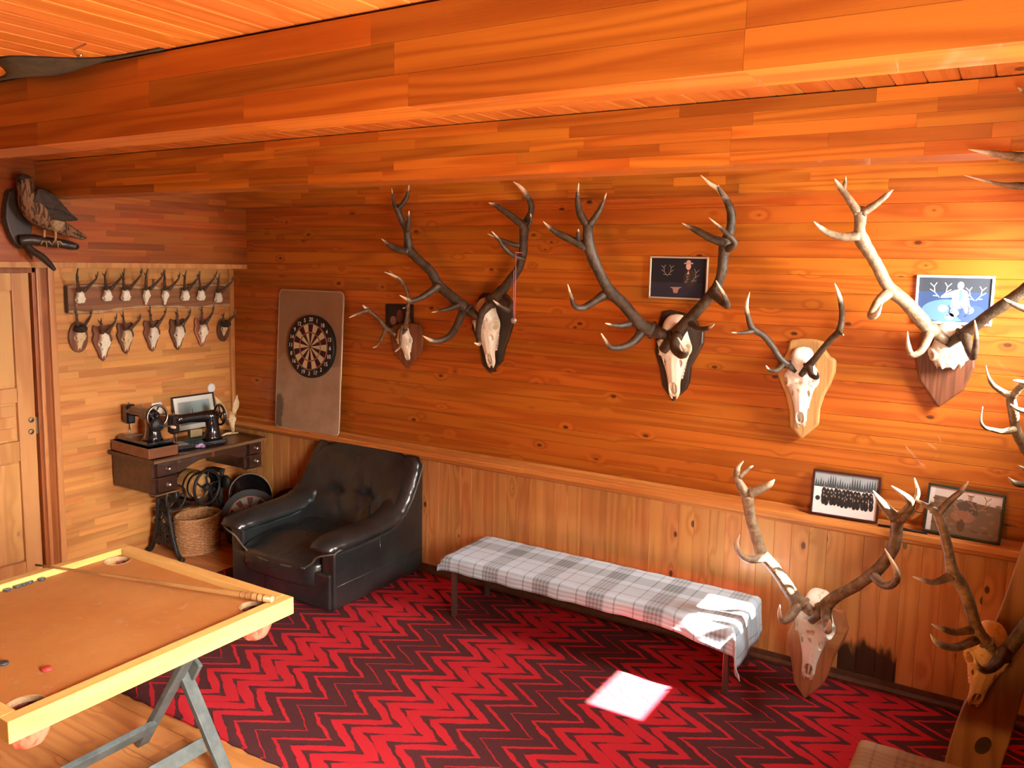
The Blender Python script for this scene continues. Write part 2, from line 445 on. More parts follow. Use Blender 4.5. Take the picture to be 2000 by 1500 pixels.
# left wall: glued panel of short staves, lintel box above, door at the near end
wl = struct(MB().box((LEFT_X - 0.07, 3.70, 1.3), (0.08, 1.46, 2.6)).build('wall_left', M['left']))
stave_rows(wl, 'stave', M['left'], 1, 3.000, WALL_Y, 0.0, 2.10, 0.047, (0.16, 0.62), 0, LEFT_X, LEFT_X - 0.03)
MB().box((LEFT_X - 0.12, 0.2, 1.3), (0.1, 3.7, 2.6)).build('wall_panel', M['left'], wl)
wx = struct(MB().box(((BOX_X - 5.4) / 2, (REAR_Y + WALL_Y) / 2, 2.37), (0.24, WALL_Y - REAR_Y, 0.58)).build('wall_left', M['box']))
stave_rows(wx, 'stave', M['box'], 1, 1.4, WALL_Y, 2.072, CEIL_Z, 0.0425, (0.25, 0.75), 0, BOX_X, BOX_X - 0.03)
struct(MB().box((BOX_X - 0.060, 2.9, 2.053), (0.125, 3.0, 0.036)).build('trim_2', M['trimz'], None, 0.003))
struct(MB().box((LEFT_X + 0.012, WALL_Y - 0.018, 1.45), (0.026, 0.036, 1.16)).build('trim_3', M['trimz'], None, 0.003))
# door
DX = -5.345
dr = struct(put('door_1', None, None, (DX, 2.40, 0)))
def dbox(name, y0, y1, z0, z1, x0, x1, mat=None, bev=0.004, parent=None):
    return MB().box(((x0 + x1) / 2, (y0 + y1) / 2, (z0 + z1) / 2), (abs(x1 - x0), y1 - y0, z1 - z0)).build(name, mat or M['door'], parent or dr, bev)
ys, ye = 1.98, 2.855
for y0, y1 in ((ye - 0.105, ye), (ys, ys + 0.105)):
    dbox('stile', y0, y1, 0.01, 2.0, DX - 0.02, DX + 0.02)
for z0, z1 in ((0.01, 0.16), (0.815, 0.945), (1.19, 1.285), (1.89, 2.0)):
    dbox('rail', ys + 0.105, ye - 0.105, z0, z1, DX - 0.019, DX + 0.017)
for z0, z1 in ((0.16, 0.815), (0.945, 1.19), (1.285, 1.89)):
    n = 6; w = (ye - ys - 0.21) / n
    dbox('panel_backing', ys + 0.1, ye - 0.1, z0 - 0.005, z1 + 0.005, DX - 0.016, DX - 0.006)
    if z1 - z0 > 0.4:
        for i in range(n):
            dbox('panel_board', ys + 0.105 + i * w, ys + 0.105 + (i + 1) * w - 0.001, z0 + 0.012, z1 - 0.012, DX - 0.006, DX + (0.006 if 0 < i < n - 1 else 0.002), None, 0.002)
    else:
        for i in range(3):
            h = (z1 - z0 - 0.03) / 3
            dbox('panel_board', ys + 0.12, ye - 0.12, z0 + 0.015 + i * h, z0 + 0.015 + (i + 1) * h - 0.001, DX - 0.006, DX + 0.005, None, 0.002)
for py in (820, 843):
    p = PX(61, py, DX + 0.021)
    e = MB().lathe([(0.0175, 0), (0.0175, 0.004), (0.013, 0.007), (0.012, 0.0065), (0.009, 0.009), (0.0, 0.009)], p, (1, 0, 0), 20).build('lock_rosette', M['brass'], dr)
    MB().box(p + Vector((0.0095, 0, 0)), (0.002, 0.003, 0.011)).build('keyhole', M['iron'], e)
MB().box((DX + 0.004, ye + 0.004, 1.03), (0.03, 0.012, 0.11)).build('strike_plate', M['brass'], dr)
fr = struct(put('door_2', None, None, (LEFT_X, 2.91, 0)))
fr.name = 'trim_4'
dbox('jamb', 2.866, 2.888, 0, 2.04, LEFT_X - 0.12, LEFT_X - 0.008, M['jamb'], 0.003, fr)
dbox('stop_strip', 2.888, 2.914, 0, 2.04, LEFT_X - 0.1, LEFT_X + 0.004, M['trimz'], 0.006, fr)
dbox('architrave', 2.914, 2.962, 0, 2.04, LEFT_X - 0.1, LEFT_X - 0.010, M['jamb'], 0.004, fr)
dbox('head_jamb', 1.9, 2.888, 2.0, 2.07, LEFT_X - 0.12, LEFT_X - 0.008, M['jamb'], 0.003, fr)
MB().box((LEFT_X - 0.2, 2.4, 1.3), (0.06, 1.4, 2.7)).build('wall_panel', M['left'], wl)
dbox('edge_strip', 2.962, 3.002, 0, 2.04, LEFT_X - 0.04, LEFT_X + 0.006, M['trimz'], 0.004, fr)

# right wall with its two windows, rear wall behind the photographer
wr = struct(put('wall_right', None, None, (RIGHT_X, 0, 0)))
def wbox(y0, y1, z0, z1):
    MB().box((RIGHT_X + 0.08, (y0 + y1) / 2, (z0 + z1) / 2), (0.16, y1 - y0, z1 - z0)).build('wall_panel', M['plaster'], wr)
W1 = (3.44, 4.16, 1.855, 2.337); W2 = (0.45, 1.85, 1.0, 2.1)
wbox(REAR_Y - 0.1, W2[0], 0, CEIL_Z); wbox(W2[1], W1[0], 0, CEIL_Z); wbox(W1[1], WALL_Y + 0.1, 0, CEIL_Z)
wbox(W2[0], W2[1], 0, W2[2]); wbox(W2[0], W2[1], W2[3], CEIL_Z)
wbox(W1[0], W1[1], 0, W1[2]); wbox(W1[0], W1[1], W1[3], CEIL_Z)
for i, (y0, y1, z0, z1) in enumerate((W1, W2)):
    wn = struct(put('window_%d' % (i + 1), None, None, (RIGHT_X, (y0 + y1) / 2, z0)))
    for a, b, c, d in ((y0 - 0.06, y1 + 0.06, z0 - 0.06, z0), (y0 - 0.06, y1 + 0.06, z1, z1 + 0.06), (y0 - 0.06, y0, z0, z1), (y1, y1 + 0.06, z0, z1)):
        MB().box((RIGHT_X - 0.008, (a + b) / 2, (c + d) / 2), (0.018, b - a, d - c)).build('window_frame', M['trimz'], wn, 0.003)
struct(MB().box(((LEFT_X + RIGHT_X) / 2, REAR_Y - 0.05, CEIL_Z / 2), (RIGHT_X - LEFT_X + 0.6, 0.1, CEIL_Z)).build('wall_rear', M['plaster']))

# sagging strip of roofing felt under the ceiling and the bent nail in it
g = MB(); rings = []; N = 24
for i in range(N + 1):
    t = i / N
    px = -2.98 + 0.95 * t
    bump = math.exp(-((t - 0.47) / 0.17) ** 2)
    w_ = 0.016 + 0.15 * bump
    sag = 0.006 + 0.026 * bump
    rings.append([Vector((px, 1.481, CEIL_Z - 0.001)), Vector((px, 1.480, CEIL_Z - sag * 0.6)), Vector((px, 1.479 - w_ * 0.5, CEIL_Z - sag)), Vector((px, 1.479 - w_, CEIL_Z - 0.007)), Vector((px, 1.479 - w_, CEIL_Z - 0.001))])
g.loft(rings, True, True)
tag(g.build('roofing_felt', M['felt']), 'dark felt strip sagging from the ceiling above the nearest beam', 'felt')
p = PZ(146, 102, CEIL_Z - 0.040)
tag(MB().tube([p + Vector((0.0, 0.03, 0.028)), p + Vector((-0.006, -0.004, 0.006)), p, p + Vector((0.018, -0.004, -0.012)), p + Vector((0.034, -0.002, -0.010))], [0.003, 0.003, 0.0032, 0.0032, 0.0035], 8).build('bent_nail', M['steel']), 'bent pale nail sticking out of the dark ceiling felt', 'nail')

# carpet
def carpet_mat():
    g = NT('red_zigzag_carpet'); p = g.pos()
    nz = g.noise(p, 45.0, 2.0); nb = g.noise(p, 9.0, 2.0)
    sp = g.n('ShaderNodeSeparateXYZ'); g.set(sp.inputs[0], p)
    wob = g.math('MULTIPLY', g.math('SUBTRACT', nz, 0.5), 0.022)
    x = g.math('ADD', g.math('ADD', sp.outputs[0], wob), g.math('MULTIPLY', g.math('SUBTRACT', nb, 0.5), 0.03))
    y = g.math('ADD', sp.outputs[1], g.math('MULTIPLY', g.math('SUBTRACT', nb, 0.5), 0.02))
    fy = g.math('FRACT', g.math('ADD', g.math('DIVIDE', g.math('SUBTRACT', y, 3.026), 0.25), 100.0))
    tri = g.math('ABSOLUTE', g.math('SUBTRACT', g.math('MULTIPLY', fy, 2.0), 1.0))      # 1 at the right-hand tips
    u = g.math('SUBTRACT', x, g.math('MULTIPLY', tri, 0.2))
    fu = g.math('FRACT', g.math('ADD', g.math('DIVIDE', g.math('ADD', u, 2.233), 0.1257), 100.0))
    duty = g.math('ADD', 0.50, g.math('MULTIPLY', g.math('COSINE', g.math('MULTIPLY', g.math('ADD', u, 2.36), 6.2832 / 0.88)), 0.40))
    # stripe centred at 0.5: dark lens shape pinched at the corners
    mid = g.math('SUBTRACT', 1.0, g.math('ABSOLUTE', g.math('SUBTRACT', g.math('MULTIPLY', tri, 2.0), 1.0)))
    half = g.math('MULTIPLY', duty, g.math('ADD', 0.40, g.math('MULTIPLY', g.ramp(mid, 0.0, 0.8), 0.14)))
    d = g.math('ABSOLUTE', g.math('SUBTRACT', fu, 0.5))
    fac = g.ramp(g.math('SUBTRACT', d, half), -0.025, 0.025)     # 0 = red, 1 = dark
    pile = g.noise(p, 420.0, 2.0, 0.7)
    dark = g.mix(g.ramp(pile, 0.35, 0.7), (0.045, 0.012, 0.014, 1), (0.125, 0.038, 0.040, 1))
    red = g.mix(g.ramp(pile, 0.3, 0.7), (0.40, 0.012, 0.020, 1), (0.58, 0.028, 0.040, 1))
    g.bump(g.math('ADD', g.math('MULTIPLY', pile, 0.6), g.math('MULTIPLY', fac, -0.5)), 0.8, 0.006)
    return g.out(g.mix(fac, red, dark), 0.95, 0.1)
M['carpet'] = carpet_mat()
g = MB(); nx, ny = 90, 40; vs = []; fs = []
cx0, cx1, cy0, cy1 = -4.50, 0.30, 2.27, 4.355
RW = random.Random(3)
for j in range(ny + 1):
    for i in range(nx + 1):
        x = cx0 + (cx1 - cx0) * i / nx; y = cy0 + (cy1 - cy0) * j / ny
        if j == 0: y += RW.uniform(-0.006, 0.006)
        vs.append((x, y, 0.009 + RW.uniform(0, 0.0012)))
for j in range(ny):
    for i in range(nx):
        a = j * (nx + 1) + i; fs.append((a, a + 1, a + nx + 2, a + nx + 1))
g.add(vs, fs, True)
edge = [i for i in range(nx + 1)] + [(j + 1) * (nx + 1) - 1 for j in range(1, ny + 1)] + [ny * (nx + 1) + i for i in range(nx - 1, -1, -1)] + [j * (nx + 1) for j in range(ny - 1, 0, -1)]
base = len(g.v)
g.add([(vs[i][0], vs[i][1], 0.0008) for i in edge], [])
for k in range(len(edge)):
    k2 = (k + 1) % len(edge)
    g.f.append([edge[k], edge[k2], base + k2, base + k]); g.sm.append(False); g.mi.append(0)
tag(g.build('carpet', M['carpet']), 'red and maroon zigzag carpet covering the floor under the bench and armchair', 'carpet')

# ------------------------------------------------------------------ skulls and antlers
def lerp_tab(tab, t):
    for (a, *va), (b, *vb) in zip(tab, tab[1:]):
        if t <= b:
            k = (t - a) / (b - a) if b > a else 0; k = max(0, min(1, k))
            return [x + (y - x) * k for x, y in zip(va, vb)]
    return list(tab[-1][1:])
SKULL = [  # t, half width, front, back
    (-0.06, 0.02, 0.09, 0.06), (-0.045, 0.085, 0.15, 0.02), (0.0, 0.125, 0.215, 0.0), (0.07, 0.145, 0.275, 0.0), (0.16, 0.155, 0.300, 0.0), (0.24, 0.182, 0.302, 0.0),
    (0.31, 0.207, 0.292, 0.0), (0.38, 0.207, 0.276, 0.0), (0.45, 0.184, 0.262, 0.0), (0.52, 0.155, 0.250, 0.0), (0.60, 0.126, 0.238, 0.02), (0.70, 0.098, 0.222, 0.05),
    (0.80, 0.080, 0.206, 0.075), (0.88, 0.076, 0.190, 0.085), (0.94, 0.074, 0.174, 0.09), (0.985, 0.058, 0.155, 0.095), (1.0, 0.030, 0.135, 0.10)]
def skull_mesh(name, mat, cut=1.0, width=1.0, nose=True, arch=True):
    """unit-length deer skull: crown at the origin, nose at z = -1, facing -Y, back on y = 0"""
    NT_, NA = 90, 84
    rings = []
    sm = spline([tuple(r) for r in SKULL], 3)
    rr = random.Random(3)
    for i in range(NT_ + 1):
        t = -0.06 + (cut + 0.06) * i / NT_
        hw, f, b = lerp_tab(sm, t)
        hw *= width
        if cut < 1 and t > cut - 0.03:
            hw *= 0.93
        cy_, ry = (f + b) / 2, (f - b) / 2
        ring = []
        for j in range(NA):
            a = 2 * math.pi * j / NA
            ca, sa = math.cos(a), math.sin(a)
            e = 0.75
            x = math.copysign(abs(ca) ** e, ca) * hw
            y = cy_ + math.copysign(abs(sa) ** e, sa) * ry
            z = -t
            if sa > 0 and abs(x) < 0.03 and 0.45 < t < 0.80: y += 0.008 * (1 - abs(x) / 0.03)
            if sa > 0 and abs(x) < 0.05 and 0.10 < t < 0.42: y -= 0.012 * (1 - abs(x) / 0.05)
            if cut < 1 and t > cut * 0.8:
                z += 0.03 * math.sin(a * 9) * (t / cut - 0.8) * 4
            for s in (-1, 1):
                # eye socket: a deep round pit facing half sideways
                c = Vector((s * 0.185 * width, 0.198, -0.365)); d = Vector((x, y, z)) - c
                ax = Vector((s * 0.80, 0.60, 0.0)); q = d - ax * d.dot(ax); r = math.sqrt(q.x ** 2 + q.y ** 2 + (q.z * 0.95) ** 2) / 0.066
                if s * x > 0.06 * width and y > 0.09:
                    if r < 1.0:
                        k = min(1.0, (1 - r) * 3.2)
                        x -= s * 0.130 * width * k; y -= 0.100 * k
                    elif r < 1.55:
                        k = max(0, 1 - abs(r - 1.22) / 0.30)
                        x += s * 0.022 * k; y += 0.014 * k
                # slit in front of the eye
                r2 = math.sqrt(((z + 0.545) / 0.050) ** 2 + ((x - s * 0.105 * width) / 0.020) ** 2)
                if sa > 0 and r2 < 1: y -= 0.07 * min(1, (1 - r2) * 2.5)
                r3 = math.sqrt(((z + 0.27) / 0.018) ** 2 + ((x - s * 0.085) / 0.015) ** 2)
                if sa > 0 and r3 < 1: y -= 0.04 * (1 - r3)
            if nose and sa > 0.05:
                q = ((t - 0.885) / 0.080) ** 2 + (x / 0.050) ** 2
                if q < 1: y -= 0.085 * min(1, (1 - q) * 3.0) * (0.25 + 0.75 * min(1, (x / 0.013) ** 2))
            ring.append(Vector((x, -y, z)))
        rings.append(ring)
    g = MB(); g.loft(rings, True, True)
    if cut > 0.9:
        for s in (-1, 1):     # premaxilla prongs and cheek teeth
            g.tube([(s * 0.056 * width, -0.135, -0.90), (s * 0.044 * width, -0.135, -0.985), (s * 0.026 * width, -0.13, -1.03)], [0.022, 0.020, 0.008], 8)
            if arch:
                for q in range(6):
                    g.box((s * (0.110 - 0.008 * q) * width, -0.025 - 0.01 * q, -0.54 - 0.042 * q), (0.035, 0.05, 0.036))
    return g.mesh(name, mat)
def orient(z_axis, front):
    z = z_axis.normalized(); y = -(front - z * front.dot(z)).normalized(); x = y.cross(z)
    return Matrix((x, y, z)).transposed()
def tine(g, pts, plane, d0, d1, n=10, base=0.0, k=4):
    """one beam or tine; pts = photo x, y and thickness, plane(px, py, d) gives the point d metres out from the mount"""
    sp = spline([tuple(p) for p in pts], k)
    N = len(sp); P_, R_, A_ = [], [], []
    for i, (x, y, w) in enumerate(sp):
        t = i / (N - 1)
        p = plane(x, y, d0 + (d1 - d0) * t)
        P_.append(p); R_.append(max(w, 2.0) / 2 * mpp(p)); A_.append(base + (1 - base) * t if pts[-1][2] < 6 else 0.02 + base)
    R_[-1] = min(R_[-1], 0.002) if pts[-1][2] < 6 else R_[-1]
    wob = random.Random(int(pts[0][0] * 7 + pts[0][1]))
    R_ = [r * (1 + 0.05 * wob.uniform(-1, 1)) for r in R_]
    g.tube(P_, R_, n, A_)
def antler(name, mat, parent, crop, plane, tines, burr=None):
    ox, oy, s = crop
    pl = lambda x, y, d: plane(ox + x / s, oy + y / s, d)
    g = MB()
    for pts, d0, d1 in tines:
        tine(g, [(x, y, w / s) for x, y, w in pts], pl, d0, d1)
    if burr:
        x, y, w, d = burr
        p = pl(x, y, d); r = w / s / 2 * mpp(p)
        q = pl(*tines[0][0][1][:2], d + 0.01)
        ax = (q - p).normalized(); a, b = frame_of(ax)
        ring = [p + (a * math.cos(2 * math.pi * i / 30) + b * math.sin(2 * math.pi * i / 30)) * r * 0.84 for i in range(30)]
        rr = random.Random(5)
        g.tube(ring, [r * (0.20 + 0.07 * rr.uniform(-1, 1)) for _ in ring], 8, [0.01] * 30, loop=True)
        g.tube([p - ax * r * 2.3, p - ax * r * 1.0, p + ax * r * 0.2], [r * 0.55, r * 0.66, r * 0.78], 12, [0.01, 0.01, 0.01])
    return g.build(name, mat, parent)
def back_plane(px, py, d):
    return PY(px, py, WALL_Y - d)
def plaque_poly(parent, crop, pts, plane, mat, thick, d, offs, bevel=0.008, smooth_k=0):
    ox, oy, s = crop
    if smooth_k:
        pts = spline([tuple(p) for p in pts] + [tuple(pts[0])], smooth_k)[:-1]
    poly = [plane(ox + x / s, oy + y / s, d) for x, y in pts]
    return MB().prism(poly, Vector(offs) * thick).build('plaque', mat, parent, bevel)
def hang_skull(parent, mesh, crop, crown, nose, plane, dc, dn, front, back=0.10, widen=1.0, depth=1.0):
    ox, oy, s = crop
    a = plane(ox + crown[0] / s, oy + crown[1] / s, dc); b = plane(ox + nose[0] / s, oy + nose[1] / s, dn)
    L = (a - b).length; R = orient(a - b, Vector(front))
    o = put('skull', mesh, parent)
    MW = Matrix.Translation(a - R @ Vector((0, -back, 0))) @ R.to_4x4() @ Matrix.Diagonal((L * widen, L * depth, L, 1))
    loc, rot, sc = (world_of(parent).inverted() @ MW).decompose()
    o.location, o.rotation_mode, o.rotation_quaternion, o.scale = loc, 'QUATERNION', rot, sc
    return o
SK_BONE = skull_mesh('skull_bleached', M['bone'])
SK_STAIN = skull_mesh('skull_stained', M['bone_stain'])
SK_OLD = skull_mesh('skull_yellowed', M['bone_old'])
SK_CAP = skull_mesh('skull_cap', M['bone_stain'], cut=0.55, nose=False)
FRONT = (0, -1, 0)
def mark(px, py, d=0.0):
    p = PY(px, py, WALL_Y - d); return (p.x, p.y, p.z)

# --- big dark trophy hung with the glass ball
cA = (660, 340, 3.5714)
t = thing('stag_trophy', mark(965, 600), 'stag skull with black antlers on a black plaque, glass ball hanging from one antler', 'trophy', 'stag trophies on the long wall')
plaque_poly(t, cA, [(985, 850), (1010, 828), (1100, 832), (1150, 880), (1205, 930), (1225, 1010), (1205, 1090), (1165, 1200), (1140, 1310), (1060, 1392), (1005, 1330), (985, 1200), (930, 1080), (940, 960)], back_plane, M['pl_black'], 0.028, 0.030, (0, 1, 0))
hang_skull(t, SK_BONE, cA, (985, 895), (1028, 1350), back_plane, 0.155, 0.130, FRONT, 0.122)
antler('antler', M['ant_dark'], t, cA, back_plane, [
    ([(905, 948, 80), (860, 910, 85), (790, 850, 72), (705, 775, 72), (650, 680, 68), (575, 610, 62), (500, 530, 68), (488, 450, 54), (478, 385, 52), (440, 310, 48), (412, 235, 42)], 0.17, 0.34),
    ([(415, 250, 42), (392, 200, 30), (375, 100, 5)], 0.34, 0.36), ([(415, 245, 38), (455, 205, 34), (485, 150, 28), (497, 72, 5)], 0.34, 0.32),
    ([(482, 400, 30), (492, 340, 32), (496, 255, 5)], 0.34, 0.38), ([(490, 540, 46), (430, 530, 48), (370, 500, 38), (303, 450, 5)], 0.33, 0.40),
    ([(700, 780, 60), (650, 818, 48), (580, 862, 40), (510, 882, 32), (430, 846, 5)], 0.26, 0.46), ([(850, 912, 40), (770, 940, 34), (655, 965, 5)], 0.20, 0.34),
    ([(875, 950, 62), (835, 1045, 52), (790, 1120, 48), (720, 1160, 42), (655, 1162, 32), (593, 1128, 5)], 0.18, 0.44)], (912, 950, 96, 0.165))
antler('antler', M['ant_dark'], t, cA, back_plane, [
    ([(1075, 880, 84), (1150, 805, 76), (1215, 725, 70), (1262, 655, 62), (1290, 560, 60), (1296, 450, 60), (1305, 360, 68), (1342, 280, 46), (1348, 215, 42), (1318, 150, 38), (1275, 92, 30), (1222, 52, 5)], 0.17, 0.36),
    ([(1300, 365, 58), (1240, 318, 50), (1150, 250, 42), (1095, 215, 28), (1052, 200, 5)], 0.33, 0.40), ([(1325, 372, 26), (1346, 330, 24), (1344, 275, 5)], 0.33, 0.37),
    ([(1302, 598, 24), (1215, 562, 30), (1150, 500, 28), (1118, 450, 20), (1074, 400, 5)], 0.26, 0.46), ([(1262, 500, 38), (1170, 474, 34), (1043, 415, 5)], 0.28, 0.36),
    ([(1065, 905, 60), (1010, 960, 52), (985, 1040, 46), (978, 1120, 40), (985, 1185, 30), (950, 1176, 5)], 0.18, 0.42), ([(1165, 850, 44), (1205, 900, 44), (1190, 948, 38), (1130, 918, 26), (1083, 880, 5)], 0.18, 0.38)], (1068, 895, 98, 0.165))
# --- glass ball on a pink cord
p0, p1 = PY(1008, 492, WALL_Y - 0.33), PY(1004, 622, WALL_Y - 0.33)
b = thing('glass_ball', p1, 'small glass ball on a pink cord hanging from the black stag antler', 'ornament')
ball = MB().puff(p1 + Vector((0, 0, -0.012)), (0.036, 0.036, 0.036), 1.0, 20, 12)
gm = NT('smoky_glass'); M['glass'] = gm.out((0.75, 0.72, 0.65, 1), 0.05, 0.5); gm.b.inputs['Transmission Weight'].default_value = 0.8
ball.build('ball', M['glass'], b)
M['cord'] = plain('pink_cord', (0.55, 0.20, 0.28), 0.7)
MB().tube([p0, p1 + Vector((0.004, 0, 0.004))], 0.0018, 6).build('cord', M['cord'], b)
MB().tube([p0 + Vector((-0.012, 0, -0.10)), p1 + Vector((-0.004, 0, 0.004))], 0.0018, 6).build('cord', M['cord'], b)
MB().tube([p0 + Vector((0.018 * math.cos(a), 0.030 * math.sin(a) + 0.028, -0.003)) for a in [2 * math.pi * i / 14 for i in range(14)]], 0.0018, 5, loop=True).build('loop', M['cord'], b)

# --- second big dark trophy
cB = (1040, 330, 3.19)
t = thing('stag_trophy', mark(1315, 690), 'stag skull with dark brown antlers on a black plaque below the silver-framed night photo', 'trophy', 'stag trophies on the long wall')
plaque_poly(t, cB, [(805, 890), (860, 878), (1000, 908), (1030, 970), (1066, 1010), (1062, 1090), (1020, 1170), (985, 1230), (975, 1330), (955, 1375), (870, 1452), (805, 1350), (790, 1240), (760, 1140), (770, 1000)], back_plane, M['pl_black'], 0.028, 0.030, (0, 1, 0))
hang_skull(t, SK_BONE, cB, (862, 945), (856, 1432), back_plane, 0.155, 0.130, FRONT, 0.122)
antler('antler', M['ant_dark'], t, cB, back_plane, [
    ([(752, 1005, 92), (690, 985, 88), (635, 925, 78), (565, 840, 74), (490, 770, 80), (440, 690, 68), (392, 590, 74), (355, 490, 82), (345, 400, 68), (348, 335, 66)], 0.17, 0.36),
    ([(340, 350, 54), (300, 285, 48), (280, 195, 32), (288, 88, 5)], 0.36, 0.38), ([(358, 350, 46), (405, 280, 36), (438, 212, 22), (461, 150, 5)], 0.36, 0.34),
    ([(335, 490, 60), (265, 452, 50), (180, 412, 44), (115, 372, 28), (64, 324, 5)], 0.33, 0.42), ([(292, 452, 32), (285, 410, 28), (286, 374, 8)], 0.34, 0.40),
    ([(450, 782, 62), (380, 830, 46), (310, 866, 42), (262, 852, 34), (240, 790, 22), (219, 717, 5)], 0.26, 0.50), ([(625, 960, 44), (545, 977, 36), (453, 962, 5)], 0.20, 0.36),
    ([(690, 1000, 66), (635, 1072, 52), (560, 1110, 42), (488, 1112, 32), (458, 1075, 24), (427, 1024, 5)], 0.18, 0.46)], (745, 1005, 108, 0.165))
antler('antler', M['ant_dark'], t, cB, back_plane, [
    ([(895, 1030, 90), (960, 955, 80), (1025, 885, 70), (1092, 808, 68), (1150, 730, 64), (1180, 640, 64), (1190, 540, 68), (1205, 465, 82), (1232, 380, 58), (1240, 290, 58), (1218, 212, 48), (1160, 130, 34), (1105, 92, 24), (1047, 38, 5)], 0.17, 0.38),
    ([(1200, 460, 62), (1120, 435, 52), (1020, 382, 40), (930, 337, 5)], 0.33, 0.40), ([(1215, 500, 46), (1262, 462, 40), (1210, 402, 32), (1099, 303, 5)], 0.33, 0.44), ([(1185, 165, 26), (1165, 130, 20), (1157, 100, 5)], 0.37, 0.40),
    ([(1120, 772, 56), (1180, 828, 50), (1216, 850, 40), (1195, 790, 30), (1143, 695, 5)], 0.24, 0.46), ([(975, 950, 50), (1035, 995, 38), (1092, 992, 30), (1132, 968, 8)], 0.19, 0.36),
    ([(905, 1035, 76), (885, 1110, 60), (925, 1160, 48), (955, 1140, 36), (905, 1050, 5)], 0.19, 0.46)], (885, 1045, 106, 0.165))

# --- small young stag beside the dartboard
t = thing('stag_trophy', mark(790, 660), 'small stag skull with crooked thin antlers on a brown plaque beside the dartboard', 'trophy', 'stag trophies on the long wall')
plaque_poly(t, cA, [(380, 1060), (470, 1030), (570, 1050), (590, 1120), (582, 1235), (480, 1366), (390, 1245), (365, 1140)], back_plane, M['pl_brown'], 0.022, 0.042, (0, 1, 0))
hang_skull(t, SK_BONE, cA, (430, 1090), (466, 1303), back_plane, 0.115, 0.085, FRONT, 0.065, 1.35)
antler('antler', M['ant_mid'], t, cA, back_plane, [
    ([(365, 1095, 36), (325, 1060, 34), (285, 1008, 28), (235, 965, 26), (195, 935, 24), (172, 914, 5)], 0.11, 0.26), ([(215, 948, 26), (150, 968, 26), (78, 1002, 6)], 0.22, 0.34), ([(335, 1080, 28), (302, 1150, 20), (275, 1195, 15), (243, 1212, 4)], 0.13, 0.26)], (368, 1095, 46, 0.10))
antler('antler', M['ant_mid'], t, cA, back_plane, [
    ([(468, 1080, 34), (482, 1010, 30), (490, 915, 28), (482, 825, 26), (442, 745, 24), (380, 705, 18), (323, 683, 4)], 0.11, 0.30), ([(450, 765, 20), (405, 715, 14), (358, 672, 4)], 0.25, 0.26), ([(448, 1060, 24), (434, 1140, 20), (432, 1205, 16), (398, 1240, 4)], 0.12, 0.24), ([(488, 905, 16), (470, 930, 12), (452, 935, 4)], 0.2, 0.24)], (466, 1082, 44, 0.10))

# --- pale oak shield with thin antlers
cC = (1420, 330, 2.7276)
t = thing('stag_trophy', mark(1565, 730), 'young stag skull with thin simple antlers on a pale oak shield', 'trophy', 'stag trophies on the long wall')
o = plaque_poly(t, cC, [(330, 912), (400, 904), (470, 908), (520, 925), (522, 965), (545, 1000), (578, 1018), (574, 1085), (548, 1150), (515, 1210), (492, 1280), (486, 1365), (395, 1442), (332, 1372), (330, 1290), (305, 1190), (272, 1110), (255, 1060), (290, 1020), (318, 975)], back_plane, M['pl_oak'], 0.040, 0.045, (0, 1, 0), 0.012)
hang_skull(t, SK_STAIN, cC, (385, 985), (376, 1380), back_plane, 0.16, 0.135, FRONT, 0.115)
antler('antler', M['ant_dark'], t, cC, back_plane, [
    ([(325, 1042, 40), (285, 1012, 38), (242, 945, 34), (192, 885, 34), (135, 850, 36), (114, 790, 28), (103, 730, 24), (120, 658, 5)], 0.16, 0.34), ([(140, 862, 26), (85, 873, 20), (24, 870, 5)], 0.28, 0.36), ([(300, 1035, 30), (268, 1072, 26), (228, 1072, 20), (207, 1048, 5)], 0.17, 0.34)], (322, 1042, 50, 0.155))
antler('antler', M['ant_dark'], t, cC, back_plane, [
    ([(432, 1052, 44), (470, 1008, 36), (512, 955, 34), (562, 898, 34), (596, 865, 36), (611, 800, 30), (608, 720, 28), (592, 660, 22), (573, 608, 5)], 0.16, 0.36), ([(600, 872, 24), (622, 886, 8)], 0.28, 0.31), ([(440, 1050, 36), (448, 1095, 30), (478, 1112, 24), (484, 1090, 10), (474, 1060, 5)], 0.17, 0.36)], (430, 1055, 54, 0.155))

